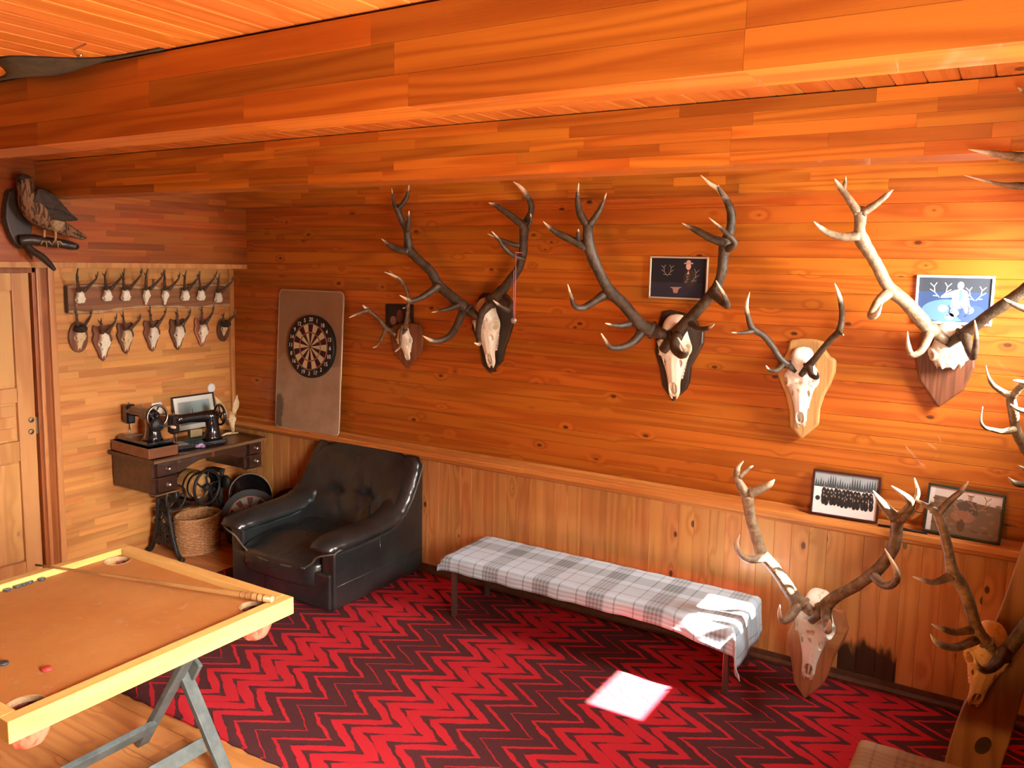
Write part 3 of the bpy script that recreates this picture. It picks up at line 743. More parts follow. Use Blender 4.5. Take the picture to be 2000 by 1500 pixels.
# --- skull cap on the walnut shield in the bright corner
t = thing('stag_trophy', mark(1845, 690), 'stag skull cap with grey-brown antlers on a walnut plaque in the brightly lit corner', 'trophy', 'stag trophies on the long wall')
plaque_poly(t, cC, [(1030, 870), (1150, 850), (1290, 870), (1322, 980), (1320, 1060), (1260, 1180), (1122, 1274), (1020, 1120), (1000, 1000)], back_plane, M['pl_walnut'], 0.028, 0.050, (0, 1, 0), 0.01)
hang_skull(t, SK_CAP, cC, (1180, 850), (1172, 1235), back_plane, 0.15, 0.13, FRONT, 0.10, 1.15)
antler('antler', M['ant_pale'], t, cC, back_plane, [
    ([(1108, 868, 70), (1065, 838, 76), (1005, 768, 74), (945, 702, 72), (882, 652, 72), (842, 600, 62), (808, 530, 64), (768, 460, 64), (722, 385, 74), (706, 330, 60), (710, 270, 64), (708, 215, 70)], 0.16, 0.40),
    ([(700, 235, 52), (645, 155, 40), (595, 88, 28), (572, 52, 6)], 0.40, 0.44), ([(618, 118, 24), (628, 80, 22), (632, 38, 5)], 0.42, 0.40), ([(722, 235, 48), (800, 182, 36), (848, 142, 28), (884, 111, 5)], 0.40, 0.38),
    ([(700, 355, 56), (625, 362, 44), (555, 347, 38), (502, 317, 28), (461, 279, 5)], 0.36, 0.44), ([(860, 660, 62), (812, 702, 52), (782, 752, 46), (768, 785, 40), (800, 770, 30), (826, 714, 6)], 0.26, 0.50),
    ([(1085, 862, 52), (1045, 955, 40), (990, 992, 32), (966, 945, 26), (961, 868, 5)], 0.18, 0.42)], (1105, 868, 84, 0.155))
antler('antler', M['ant_dark'], t, cC, back_plane, [
    ([(1255, 880, 62), (1300, 850, 66), (1350, 812, 64), (1400, 772, 60), (1480, 720, 64), (1560, 662, 64), (1620, 610, 62), (1690, 520, 56), (1725, 400, 50), (1720, 250, 40), (1700, 130, 5)], 0.16, 0.42), ([(1650, 770, 40), (1590, 745, 38), (1530, 722, 30), (1474, 690, 5)], 0.36, 0.44),
    ([(1268, 885, 56), (1290, 955, 50), (1312, 1002, 38), (1328, 905, 28), (1319, 806, 5)], 0.18, 0.46)], (1252, 882, 80, 0.155))

# --- trophy at the edge of the frame (its skull is cut off by the frame)
cE = (1880, 700, 5.77)
t = thing('stag_trophy', mark(2060, 880), 'stag antler with white tine tips cut off by the right edge, below the walnut plaque', 'trophy', 'stag trophies on the long wall')
plaque_poly(t, cE, [(900, 1300), (1150, 1250), (1400, 1300), (1380, 1700), (1150, 2050), (920, 1700)], back_plane, M['pl_walnut'], 0.028, 0.03, (0, 1, 0))
hang_skull(t, SK_BONE, cE, (1150, 1350), (1150, 2000), back_plane, 0.15, 0.13, FRONT, 0.12)
antler('antler', M['ant_mid'], t, cE, back_plane, [
    ([(980, 1400, 150), (900, 1290, 140), (790, 1130, 125), (690, 985, 118), (620, 850, 108), (590, 740, 104), (575, 620, 104), (550, 490, 106), (545, 410, 98)], 0.16, 0.40), ([(530, 420, 84), (425, 362, 66), (335, 290, 52), (285, 190, 30), (265, 84, 6)], 0.40, 0.46),
    ([(555, 430, 84), (640, 335, 74), (740, 240, 60), (800, 100, 8)], 0.40, 0.42), ([(760, 620, 66), (690, 592, 60), (615, 568, 50), (540, 518, 8)], 0.44, 0.50), ([(800, 300, 60), (735, 285, 58), (655, 262, 50), (572, 246, 10)], 0.42, 0.50),
    ([(575, 800, 90), (455, 826, 64), (345, 805, 52), (245, 775, 42), (200, 690, 32), (226, 548, 6)], 0.32, 0.50), ([(960, 1420, 100), (800, 1420, 88), (640, 1416, 80), (565, 1392, 54), (518, 1342, 8)], 0.18, 0.46), ([(950, 1390, 80), (800, 1320, 66), (700, 1250, 44), (626, 1203, 6)], 0.18, 0.40)], (980, 1405, 170, 0.15))
antler('antler', M['ant_mid'], t, cE, back_plane, [([(1290, 1400, 140), (1380, 1280, 130), (1480, 1050, 110), (1520, 800, 90), (1500, 500, 8)], 0.16, 0.4), ([(1500, 950, 70), (1600, 850, 50), (1640, 700, 6)], 0.3, 0.4)], (1290, 1405, 160, 0.15))

# --- trophy on the right wall close to the photographer: only tine tips reach into the frame
def near_plane(px, py, d):
    return PY(px, py, 2.75 + d)
t = thing('stag_trophy', (RIGHT_X, 2.75, 1.95), 'antler tine tips reaching in at the upper right edge of the frame', 'trophy', 'stag trophies on the right wall')
cF = (1880, 130, 5.175)
MB().prism([(RIGHT_X, 2.66, 2.02), (RIGHT_X, 2.84, 2.02), (RIGHT_X, 2.86, 1.9), (RIGHT_X, 2.75, 1.62), (RIGHT_X, 2.64, 1.9)], (-0.03, 0, 0)).build('plaque', M['pl_walnut'], t, 0.006)
o = put('skull', SK_BONE, t, (-0.02, 0, 0.0), (0, 0, -math.pi / 2), (0.36, 0.36, 0.36))
antler('antler', M['ant_mid'], t, cF, near_plane, [
    ([(1270, 1900, 150), (1150, 1500, 150), (1020, 1150, 150), (960, 850, 140), (940, 560, 120), (900, 330, 100), (800, 200, 80)], 0.03, 0.0), ([(1000, 1010, 130), (800, 950, 125), (600, 920, 110), (420, 895, 80), (250, 868, 52), (62, 836, 6)], 0.0, 0.02), ([(1020, 1240, 100), (800, 1230, 95), (600, 1208, 85), (400, 1192, 44), (200, 1148, 26), (5, 1095, 5)], 0.02, 0.06),
    ([(830, 330, 80), (700, 290, 60), (620, 250, 44), (555, 205, 8)], 0.0, 0.02)], (1270, 1905, 170, 0.03))
antler('antler', M['ant_mid'], t, cF, near_plane, [([(1290, 1900, 150), (1240, 1500, 140), (1180, 1100, 130), (1120, 700, 110), (1100, 350, 8)], 0.18, 0.42), ([(1200, 1250, 90), (1080, 1150, 70), (1010, 1000, 8)], 0.3, 0.4)])

# --- trophy standing on the floor, leaning on the wall
cD = (1400, 880, 2.42)
def lean_plane(px, py, d):
    # plane leaning from the plaque tip on the carpet (y 4.09) back to the ledge nosing
    dr_ = ray(px, py); nrm = Vector((0, -1, 0.14)).normalized(); p0 = Vector((-0.78, 4.085, 0.012)) + nrm * d
    return CAM + dr_ * ((p0 - CAM).dot(nrm) / dr_.dot(nrm))
t = thing('stag_trophy', (-0.74, 4.12, 0.01), 'stag skull on a cherry plaque standing on the carpet beside the bench', 'trophy')
plaque_poly(t, cD, [(395, 760), (480, 720), (600, 765), (622, 850), (600, 900), (552, 985), (522, 1070), (500, 1112), (412, 1178), (362, 1095), (352, 1000), (335, 930), (330, 870), (360, 810)], lean_plane, M['pl_red'], 0.030, 0.03, (0, 1, 0.0), 0.008)
hang_skull(t, SK_STAIN, cD, (468, 705), (412, 1100), lean_plane, 0.14, 0.10, (0, -1, 0.14), 0.13)
antler('antler', M['ant_pale'], t, cD, lean_plane, [
    ([(408, 725, 66), (365, 690, 66), (318, 620, 60), (270, 552, 58), (215, 490, 60), (190, 420, 52), (165, 340, 50), (150, 260, 54), (145, 205, 58)], 0.16, 0.36),
    ([(140, 210, 50), (100, 140, 36), (98, 85, 26), (126, 50, 5)], 0.36, 0.40), ([(108, 125, 26), (148, 88, 18), (172, 72, 5)], 0.38, 0.36), ([(155, 205, 48), (210, 182, 40), (250, 160, 30), (274, 136, 5)], 0.36, 0.34),
    ([(215, 505, 46), (160, 516, 36), (112, 492, 30), (92, 440, 24), (108, 398, 5)], 0.28, 0.46), ([(385, 725, 50), (345, 788, 40), (312, 806, 28), (296, 772, 20), (298, 731, 5)], 0.18, 0.40)], (408, 728, 76, 0.155))
antler('antler', M['ant_mid'], t, cD, lean_plane, [
    ([(500, 748, 64), (560, 692, 56), (640, 650, 54), (700, 610, 54), (760, 562, 58), (812, 500, 54), (840, 440, 58), (850, 370, 58), (852, 310, 60)], 0.16, 0.36),
    ([(845, 320, 58), (785, 255, 42), (739, 190, 5)], 0.36, 0.40), ([(862, 325, 54), (918, 262, 42), (900, 222, 32), (825, 167, 5)], 0.36, 0.44), ([(915, 255, 30), (950, 205, 24), (934, 130, 5)], 0.39, 0.40), ([(925, 235, 18), (948, 238, 16), (985, 252, 5)], 0.38, 0.42),
    ([(740, 590, 46), (790, 636, 40), (838, 626, 36), (850, 572, 28), (794, 464, 5)], 0.28, 0.48), ([(515, 750, 54), (520, 815, 46), (525, 850, 36), (535, 800, 8)], 0.18, 0.44)], (498, 752, 74, 0.155))

# --- plank with skull at the right
cG = (1700, 880, 2.42)
PLK_Y = 3.42
M['pl_grey'] = wood('weathered_plank', (0.30, 0.165, 0.080), (0.20, 0.100, 0.045), 2, 0.8, 10, 4, 0, 0.55, 0.1, 0.0, use_obj=True)
def plank_plane(px, py, d):
    return PY(px, py, PLK_Y - d)
t = thing('stag_trophy', (0.0, PLK_Y, 0.0), 'stag skull mounted on a tall live-edge plank with an oval knot hole at right', 'trophy')
pts = [(330, 1560), (372, 1395), (400, 1310), (440, 1205), (478, 1150), (510, 1085), (545, 950), (562, 880), (600, 790), (640, 690), (690, 540), (726, 440), (800, 300), (960, 300), (930, 480), (860, 700), (800, 900), (745, 1080), (720, 1160), (690, 1270), (660, 1380), (625, 1480), (590, 1600)]
zl = [PY(1700 + x / 2.42, 880 + y / 2.42, PLK_Y - 0.03) for x, y in pts]
d0_, d1_ = zl[0], zl[-1]
foot_l = d0_ + (d0_ - zl[1]) * (d0_.z / (zl[1].z - d0_.z)); foot_r = d1_ + (d1_ - zl[-2]) * (d1_.z / (zl[-2].z - d1_.z))
foot_l.z = foot_r.z = 0.0115
MB().prism([foot_l] + zl + [foot_r], (0, 0.045, 0)).build('plank', M['pl_grey'], t, 0.006)
c = plank_plane(1700 + 532 / 2.42, 880 + 1395 / 2.42, 0.0315); sx = mpp(c)
ov = [c + Vector((math.cos(a) * 13 * sx + math.sin(a) * 5 * sx, 0, math.sin(a) * 19 * sx)) for a in [2 * math.pi * i / 24 for i in range(24)]]
MB().prism(ov, (0, 0.004, 0)).build('knot', M['felt'], t)
hang_skull(t, SK_OLD, cG, (618, 905), (520, 1270), plank_plane, 0.15, 0.13, (0.32, -1, 0.05), 0.13, 1.08)
antler('antler', M['ant_mid'], t, cG, plank_plane, [
    ([(548, 905, 62), (510, 858, 60), (482, 780, 54), (460, 700, 58), (420, 622, 60), (388, 575, 58), (374, 500, 48), (352, 400, 45), (330, 330, 45), (312, 285, 42)], 0.16, 0.30), ([(318, 290, 36), (258, 256, 24), (214, 229, 5)], 0.30, 0.34), ([(300, 278, 22), (290, 255, 16), (287, 229, 5)], 0.30, 0.33), ([(322, 295, 40), (378, 235, 30), (430, 190, 24), (463, 145, 5)], 0.30, 0.28),
    ([(385, 592, 46), (305, 622, 30), (250, 612, 20), (200, 596, 5)], 0.24, 0.36), ([(490, 845, 44), (400, 858, 34), (340, 842, 26), (288, 820, 5)], 0.18, 0.32), ([(500, 895, 46), (405, 930, 38), (318, 912, 28), (284, 868, 5)], 0.18, 0.38)], (552, 908, 72, 0.155))
antler('antler', M['ant_dark'], t, cG, plank_plane, [
    ([(628, 965, 72), (680, 905, 64), (735, 830, 62), (800, 760, 60), (880, 660, 56), (940, 540, 50), (970, 400, 40), (960, 280, 6)], 0.17, 0.34), ([(640, 950, 56), (600, 1010, 44), (555, 1038, 36), (515, 1028, 28), (488, 972, 5)], 0.20, 0.44)], (625, 968, 84, 0.16))

# ------------------------------------------------------------------ roe buck heads on the left wall
ROE_BONE = skull_mesh('roe_skull', M['bone'], width=1.12)
ROE_OLD = skull_mesh('roe_skull_old', M['bone_old'], width=1.2)
ROE_CAP = skull_mesh('roe_skull_cap', M['bone'], cut=0.50, nose=False, width=1.15)
def roe_antler(seed, L, spread, lean):
    r = random.Random(seed); g = MB()
    for s in (-1, 1):
        sp = spread * (1 + r.uniform(-0.25, 0.25)); h = L * (1 + r.uniform(-0.15, 0.15))
        main = [(s * 0.016, -0.030, -0.004), (s * (0.02 + sp * 0.4), -0.045 - lean * 0.3, h * 0.3), (s * (0.02 + sp * 0.8), -0.055 - lean * 0.6, h * 0.62), (s * (0.02 + sp * r.uniform(0.7, 1.0)), -0.05 - lean, h)]
        pl = spline(main, 5); n = len(pl)
        g.tube(pl, [0.0125 * (1 - 0.74 * i / (n - 1)) + (0.003 if i == 1 else 0) for i in range(n)], 8, [0.05 + 0.9 * i / (n - 1) for i in range(n)])
        b1 = Vector(pl[int(n * 0.45)]); b2 = Vector(pl[int(n * 0.66)])
        if r.random() < 0.85: g.tube([b1, b1 + Vector((s * 0.002, -0.014, 0.014)), b1 + Vector((s * 0.004, -0.026, 0.036))], [0.0055, 0.0042, 0.0008], 6, [0.4, 0.7, 1.0])
        if r.random() < 0.8: g.tube([b2, b2 + Vector((s * 0.004, 0.012, 0.012)), b2 + Vector((s * 0.008, 0.022, 0.03))], [0.005, 0.004, 0.0008], 6, [0.5, 0.8, 1.0])
        g.tube([Vector(main[0]) + Vector((0.0125 * math.cos(a), 0.0125 * math.sin(a) * 0.8, 0.006)) for a in [2 * math.pi * i / 10 for i in range(10)]], 0.0045, 5, [0.05] * 10, loop=True)
    return g.mesh('antlers', M['roe_ant'])
SHIELD = [(-0.030, 0.055), (0.030, 0.055), (0.050, 0.062), (0.058, 0.035), (0.050, 0.010), (0.062, -0.020), (0.048, -0.060), (0.030, -0.095), (0.022, -0.125), (0.0, -0.148), (-0.022, -0.125), (-0.030, -0.095), (-0.048, -0.060), (-0.062, -0.020), (-0.050, 0.010), (-0.058, 0.035), (-0.050, 0.062)]
ROUND = [(0.062 * math.cos(a), 0.098 * math.sin(a) - 0.042) for a in [2 * math.pi * i / 20 for i in range(20)]]
def shield_mesh(poly, mat, k=1.0, thick=0.022):
    return MB().prism([Vector((x * k, -thick, z * k)) for x, z in poly], (0, thick, 0)).mesh('plaque', mat)
roe = [  # photo x, y of the skull crown, nose y, label, plaque, skull
    ((150, 645), 0.150, 'roe buck head with a furry crown and tall branched antlers, nearest the door', 'round', ROE_OLD, 0.17),
    ((197, 655), 0.175, 'white roe skull on a scalloped plaque hanging lowest in the row', 'shield', ROE_BONE, 0.13),
    ((242, 648), 0.155, 'yellowed roe skull with short antlers, third plaque from the door', 'shield', ROE_OLD, 0.14),
    ((294, 643), 0.160, 'white roe skull with upright antlers, middle plaque of the row of seven', 'shield', ROE_BONE, 0.165),
    ((344, 640), 0.165, 'white roe skull on a grey-brown plaque, third from the corner', 'shield', ROE_BONE, 0.16),
    ((391, 637), 0.155, 'white roe skull on a red plaque with a bright pink carved edge', 'shield', ROE_BONE, 0.15),
    ((433, 635), 0.105, 'small yellowed roe skull with dark fur on a dark rounded plaque in the corner', 'round', ROE_OLD, 0.10)]
M['pl_pink'] = plain('pink_carved_edge', (0.55, 0.22, 0.13), 0.5)
for i, ((px, py), L, lab, shape, sk, al) in enumerate(roe):
    p = PX(px, py, LEFT_X)
    t = thing('roe_buck_trophy', (LEFT_X + 0.001, p.y, p.z), lab, 'trophy', 'roe buck plaques on the left wall', (0, 0, math.pi / 2))
    mats = [M['pl_brown'], M['pl_brown'], M['pl_walnut'], M['pl_brown'], M['pl_walnut'], M['pl_red'], M['pl_walnut']]
    kk = L / 0.155 if shape == 'shield' else (1.0 if i == 0 else 0.86)
    o = put('plaque', shield_mesh(SHIELD if shape == 'shield' else ROUND, mats[i], kk * 1.05), t)
    bv = o.modifiers.new('bevel', 'BEVEL'); bv.width = 0.005; bv.segments = 2; bv.limit_method = 'ANGLE'
    if i == 5:
        put('carved_edge', MB().tube([(x * kk * 1.05, -0.021, z * kk * 1.05) for x, z in SHIELD], 0.0042, 6, loop=True).mesh('carved_edge', M['pl_pink']), t)
    s = put('skull', sk, t, (0, -0.016, 0.012), (0.16, 0, 0), (L, L * 1.1, L))
    put('antlers', roe_antler(i + 3, al * 0.9, 0.045, 0.035), t, (0, -0.012, 0.022))
    if i in (0, 6):
        put('fur_crown', MB().puff((0, -0.045, 0.012), (0.085, 0.07, 0.055), 0.9, 16, 10).mesh('fur_crown', M['dark_fur']), t)
# live-edge board with eight skull caps
p = PX(290, 580, LEFT_X)
t = thing('roe_skull_board', (LEFT_X + 0.001, p.y, p.z), 'long live-edge board with eight roe skull caps above the row of plaques', 'trophy board', None, (0, 0, math.pi / 2))
y0, y1 = PX(133, 580, LEFT_X + 0.04).y - p.y, PX(447, 580, LEFT_X + 0.04).y - p.y
n = 40; topz, botz = [], []
for i in range(n + 1):
    u = i / n
    topz.append(0.090 + 0.010 * math.sin(u * 9) - 0.010 * u)
    botz.append(-0.085 - 0.012 * math.sin(u * 11 + 0.4) - 0.010 * u + 0.018 * math.exp(-((u - 0.62) / 0.15) ** 2))
ring = [Vector((y0 + (y1 - y0) * i / n, -0.04, botz[i])) for i in range(n + 1)] + [Vector((y0 + (y1 - y0) * i / n, -0.04, topz[i])) for i in range(n, -1, -1)]
put('board', MB().prism(ring, (0, 0.04, 0)).mesh('board', M['live']), t)
for zz, off in ((topz, -1), (botz, 1)):
    put('bark_edge', MB().tube([(y0 + (y1 - y0) * i / n, -0.036, zz[i] + off * 0.009) for i in range(n + 1)], [0.010 + 0.004 * math.sin(i * 1.3) for i in range(n + 1)], 8).mesh('bark_edge', M['bark']), t)
put('end_face', MB().box((y0 - 0.002, -0.02, 0.0), (0.006, 0.039, 0.17)).mesh('end_face', M['pl_black']), t)
for i, px in enumerate((160, 213, 249, 290, 327, 365, 396, 430)):
    q = PX(px, 577 + (4 if i in (0, 7) else 0), LEFT_X + 0.09)
    s = put('skull_cap', ROE_CAP if i not in (3, 4) else ROE_BONE, t, (q.y - p.y, -0.052, q.z - p.z + 0.035), (0.12, 0, 0), (0.135, 0.150, 0.135) if i not in (3, 4) else (0.115, 0.13, 0.10))
    a = put('antlers', roe_antler(40 + i, 0.145, 0.055, 0.065), t, (q.y - p.y, -0.055, q.z - p.z + 0.045))

# ------------------------------------------------------------------ armchair
def leather_mat():
    g = NT('worn_black_leather'); p = g.obj()
    n = g.noise(p, 5.0, 2.0, 0.5); crease = g.noise(p, 7.0, 1.5, 0.45, 1.5)
    c = g.mix(g.ramp(n, 0.3, 0.7), (0.009, 0.011, 0.012, 1), (0.020, 0.023, 0.023, 1))
    scuff = g.math('MULTIPLY', g.ramp(g.noise(g.scaled(p, (1.5, 1.5, 6.0)), 6.0, 3.0, 0.6), 0.62, 0.85), 0.10)
    c = g.mix(scuff, c, (0.15, 0.13, 0.10, 1))
    g.bump(crease, 0.35, 0.018)
    return g.out(c, 0.29, 0.7, 0.0, 0.05)
M['leather'] = leather_mat()
M['piping'] = plain('worn_grey_piping', (0.13, 0.115, 0.09), 0.6, var=0.4)
CHX, CHY = -3.82, 3.93
ch = thing('armchair', (CHX, CHY, 0.012), 'black leather armchair with worn sloping arms beside the sewing table', 'armchair')
def cpt(x, y, z): return Vector((CHX + x, CHY + y, 0.012 + z))
HWD = 0.455
prof = [(-0.43, 0.02), (-0.43, 0.375), (-0.30, 0.372), (-0.14, 0.372), (0.02, 0.380), (0.12, 0.395), (0.20, 0.43), (0.27, 0.50), (0.325, 0.60), (0.375, 0.70), (0.415, 0.775), (0.425, 0.70), (0.425, 0.02)]
for s in (-1, 1):
    poly = [cpt(s * HWD, y, z) for y, z in prof]
    MB().prism(poly, (-s * 0.11, 0, 0)).build('side_panel', M['leather'], ch, 0.018, True, 3)
    seam = MB()
    seam.tube([cpt(s * (HWD + 0.001), -0.41, 0.165), cpt(s * (HWD + 0.001), 0.0, 0.165), cpt(s * (HWD + 0.001), 0.42, 0.165)], 0.0028, 6)
    seam.tube([cpt(s * (HWD + 0.001), -0.02, 0.165), cpt(s * (HWD + 0.001), -0.02, 0.37)], 0.0025, 6)
    seam.build('seam', M['leather'], ch)
    # padded arm roll
    path = [(-0.470, 0.395, 0.085), (-0.455, 0.408, 0.10), (-0.36, 0.418, 0.112), (-0.18, 0.416, 0.112), (0.0, 0.424, 0.112), (0.11, 0.445, 0.110), (0.19, 0.490, 0.105), (0.26, 0.565, 0.100), (0.315, 0.655, 0.095), (0.36, 0.745, 0.085), (0.385, 0.805, 0.055)]
    sp = spline(path, 4); rings = []
    for i, (y, z, w) in enumerate(sp):
        a, b = Vector(sp[max(i - 1, 0)][:2]), Vector(sp[min(i + 1, len(sp) - 1)][:2])
        tn = (b - a).normalized(); nn = Vector((-tn.y, tn.x))
        lean = -s * 0.012
        r = []
        for j in range(20):
            an = 2 * math.pi * j / 20
            u = math.copysign(abs(math.cos(an)) ** 0.8, math.cos(an)) * w * (1.0 + 0.04 * math.sin(i * 1.9)); v = math.sin(an) * w * 0.52
            if v < 0: v *= 0.75
            xx = s * (HWD - 0.062) + u - s * 0.0
            r.append(cpt(xx, y + nn.x * v, z + nn.y * v - 0.10 * max(0, -s * u) * 0.9))
        rings.append(r)
    MB().loft(rings, True, True).build('arm_pad', M['leather'], ch)
    pp = [cpt(s * (HWD + 0.036), y, z - 0.012) for y, z, w in sp[2:-2]]
    MB().tube(pp, 0.006, 6).build('piping', M['piping'], ch)
    front = [cpt(s * (HWD + 0.036), -0.462, 0.39), cpt(s * (HWD - 0.03), -0.483, 0.375), cpt(s * (HWD - 0.10), -0.478, 0.345), cpt(s * (HWD - 0.145), -0.470, 0.30), cpt(s * (HWD - 0.20), -0.468, 0.262)]
    MB().tube([Vector(q) for q in spline([tuple(v) for v in front], 4)], 0.006, 6).build('piping', M['piping'], ch)
# back: thick curved cushion wrapping forward at both sides, buttoned
nu, nv = 44, 40
def back_pt(u, v):
    x = u * (0.43 - 0.045 * max(0, v - 0.55) ** 1.2)
    z = 0.27 + 0.56 * v
    y = 0.12 + 0.235 * v ** 0.85 - 0.17 * abs(u) ** 3.2 * (1 - 0.75 * v)
    bulge = 0.05 * math.sin(math.pi * min(1, v * 1.02)) * math.cos(u * 1.35)
    y -= bulge
    for bx, bv in ((-0.32, 0.44), (0.32, 0.44)):
        d = math.hypot((u - bx) * 0.43, (v - bv) * 0.56)
        y += 0.042 * math.exp(-(d / 0.045) ** 2) + 0.012 * math.exp(-(d / 0.14) ** 2) * (1 + 0.8 * math.cos(6 * math.atan2(v - bv, u - bx)))
    z -= 0.085 * abs(u) ** 3.2 * v
    return x, y, z
gridp = []
for i in range(nv + 1):
    v = i / nv
    gridp.append([cpt(*back_pt(-1 + 2 * j / nu, v)) for j in range(nu + 1)])
for k_, (dy, dz) in enumerate(((0.022, 0.016), (0.05, 0.012), (0.075, -0.012), (0.085, -0.05), (0.088, -0.30), (0.088, -0.75))):
    gridp.append([Vector((q.x, min(max(q.y + dy, CHY + 0.36 if k_ > 2 else -9), CHY + 0.432), max(q.z + dz, 0.03))) for q in gridp[nv]])
MB().loft(gridp, False, True, False).build('back', M['leather'], ch)
for bx in (-0.32, 0.32):
    x, y, z = back_pt(bx, 0.44)
    MB().puff(cpt(x, y - 0.004, z), (0.026, 0.016, 0.026), 0.9, 14, 8).build('button', M['leather'], ch)
# seat cushion with a drop front
def seat_fn(q):
    crown = 0.022 * math.cos(q.x * 3.4) * math.cos(q.y * 2.6)
    if q.z > 0: q.z += crown
    q.z -= 0.035 * max(0, -q.y - 0.1) / 0.2
    return q
MB().puff(cpt(0, -0.13, 0.245), (0.70, 0.70, 0.17), 0.32, 44, 22, seat_fn).build('seat_cushion', M['leather'], ch)
MB().box(cpt(0, -0.425, 0.13), (0.86, 0.045, 0.225)).build('front_panel', M['leather'], ch, 0.015, True, 3)
MB().tube([cpt(-0.12, -0.449, 0.03), cpt(-0.12, -0.449, 0.235)], 0.0025, 6).build('seam', M['leather'], ch)
pp = [cpt(-0.255 + 0.51 * i / 16, -0.474 + 0.006 * math.sin(i), 0.258 - 0.018 * math.sin(math.pi * i / 16)) for i in range(17)]
MB().tube(pp, 0.0055, 6).build('piping', M['piping'], ch)
MB().box(cpt(0, 0, 0.10), (0.80, 0.80, 0.16)).build('frame', M['iron'], ch)
for sx in (-1, 1):
    for sy in (-1, 1):
        MB().box(cpt(sx * 0.38, sy * 0.36, 0.012), (0.06, 0.06, 0.024)).build('foot', M['iron'], ch, 0.003)

# ------------------------------------------------------------------ beige panel and dartboard
M['panel'] = None
def panel_mat():
    g = NT('stained_beige_hardboard'); p = g.obj()
    sp = g.n('ShaderNodeSeparateXYZ'); g.set(sp.inputs[0], p)
    n = g.noise(p, 5.0, 4.0, 0.6); n2 = g.noise(p, 24.0, 4.0)
    c = g.mix(g.ramp(n, 0.3, 0.7), (0.31, 0.205, 0.120, 1), (0.41, 0.285, 0.185, 1))
    top = g.ramp(g.math('ADD', sp.outputs[2], g.math('MULTIPLY', g.math('SUBTRACT', n, 0.5), 0.35)), 0.50, 0.53)
    c = g.mix(g.math('MULTIPLY', top, 0.65), c, (0.235, 0.120, 0.055, 1))
    low = g.math('MULTIPLY', g.math('SUBTRACT', 1.0, g.ramp(g.math('ADD', g.math('ADD', sp.outputs[0], 0.31), g.math('MULTIPLY', n2, 0.06)), 0.08, 0.11)), g.math('SUBTRACT', 1.0, g.ramp(g.math('ADD', sp.outputs[2], g.math('MULTIPLY', n2, 0.08)), 0.26, 0.30)))
    c = g.mix(g.math('MULTIPLY', low, 0.75), c, (0.06, 0.05, 0.035, 1))
    return g.out(c, 0.7, 0.3)
M['panel'] = panel_mat()
lean = math.atan2(0.062, 1.0)
pc = PY(600, 850, 4.315)
pt = thing('backing_panel', (-4.415, 4.315, 0.870), 'stained beige panel with rounded corners leaning on the ledge behind the dartboard', 'panel', None, (-lean, 0, math.radians(0.0)))
def rrect(w, h, r, n=6):
    out = []
    for cx_, cz_, a0 in ((w / 2 - r, r, -math.pi / 2), (w / 2 - r, h - r, 0), (-w / 2 + r, h - r, math.pi / 2), (-w / 2 + r, r, math.pi)):
        out += [(cx_ + r * math.cos(a0 + math.pi / 2 * i / n), cz_ + r * math.sin(a0 + math.pi / 2 * i / n)) for i in range(n + 1)]
    return out
PW, PH = 0.635, 1.02
o = put('sheet', MB().prism([Vector((x, -0.01, z)) for x, z in rrect(PW, PH, 0.035)], (0, 0.022, 0)).mesh('sheet', M['panel']), pt)
bv = o.modifiers.new('bevel', 'BEVEL'); bv.width = 0.006; bv.segments = 3; bv.limit_method = 'ANGLE'; bv.angle_limit = 0.9
M['edge'] = plain('pale_metal_edge', (0.50, 0.42, 0.30), 0.35, 0.3)
put('edge_strip', MB().tube([Vector((x, -0.004, z)) for x, z in rrect(PW + 0.006, PH + 0.006, 0.037)], 0.006, 8, loop=True).mesh('edge_strip', M['edge']), pt, (0, 0, -0.003))
def paint(name):
    g = NT(name); a = g.n('ShaderNodeVertexColor', layer_name='paint'); return g.out(a.outputs[0], 0.55, 0.3)
M['paint'] = paint('printed_colours')
class Print:
    """flat print made of coloured polygons, each a hair above the one before"""
    def __init__(s): s.v, s.f, s.c = [], [], []
    def poly(s, pts, col, lift):
        o = len(s.v); s.v += [(p[0], -lift, p[1]) for p in pts]; s.f.append(list(range(o, o + len(pts)))); s.c.append(col); return s
    def rect(s, x0, z0, x1, z1, col, lift): return s.poly([(x0, z0), (x1, z0), (x1, z1), (x0, z1)], col, lift)
    def disc(s, x, z, rx, rz, col, lift, n=14): return s.poly([(x + rx * math.cos(2 * math.pi * i / n), z + rz * math.sin(2 * math.pi * i / n)) for i in range(n)], col, lift)
    def line(s, pts, w, col, lift):
        for (x0, z0), (x1, z1) in zip(pts, pts[1:]):
            d = Vector((x1 - x0, z1 - z0)); q = Vector((-d.y, d.x)).normalized() * w / 2
            s.poly([(x0 + q.x, z0 + q.y), (x0 - q.x, z0 - q.y), (x1 - q.x, z1 - q.y), (x1 + q.x, z1 + q.y)], col, lift)
        return s
    def mesh(s, name):
        me = bpy.data.meshes.new(name); me.from_pydata(s.v, [], s.f)
        ca = me.color_attributes.new('paint', 'FLOAT_COLOR', 'CORNER')
        for p in me.polygons:
            for li in p.loop_indices: ca.data[li].color = (*s.c[p.index], 1)
        me.materials.append(M['paint']); return me
BLK, CRM, REDC, GRN = (0.012, 0.010, 0.010), (0.62, 0.50, 0.29), (0.42, 0.035, 0.03), (0.05, 0.11, 0.04)
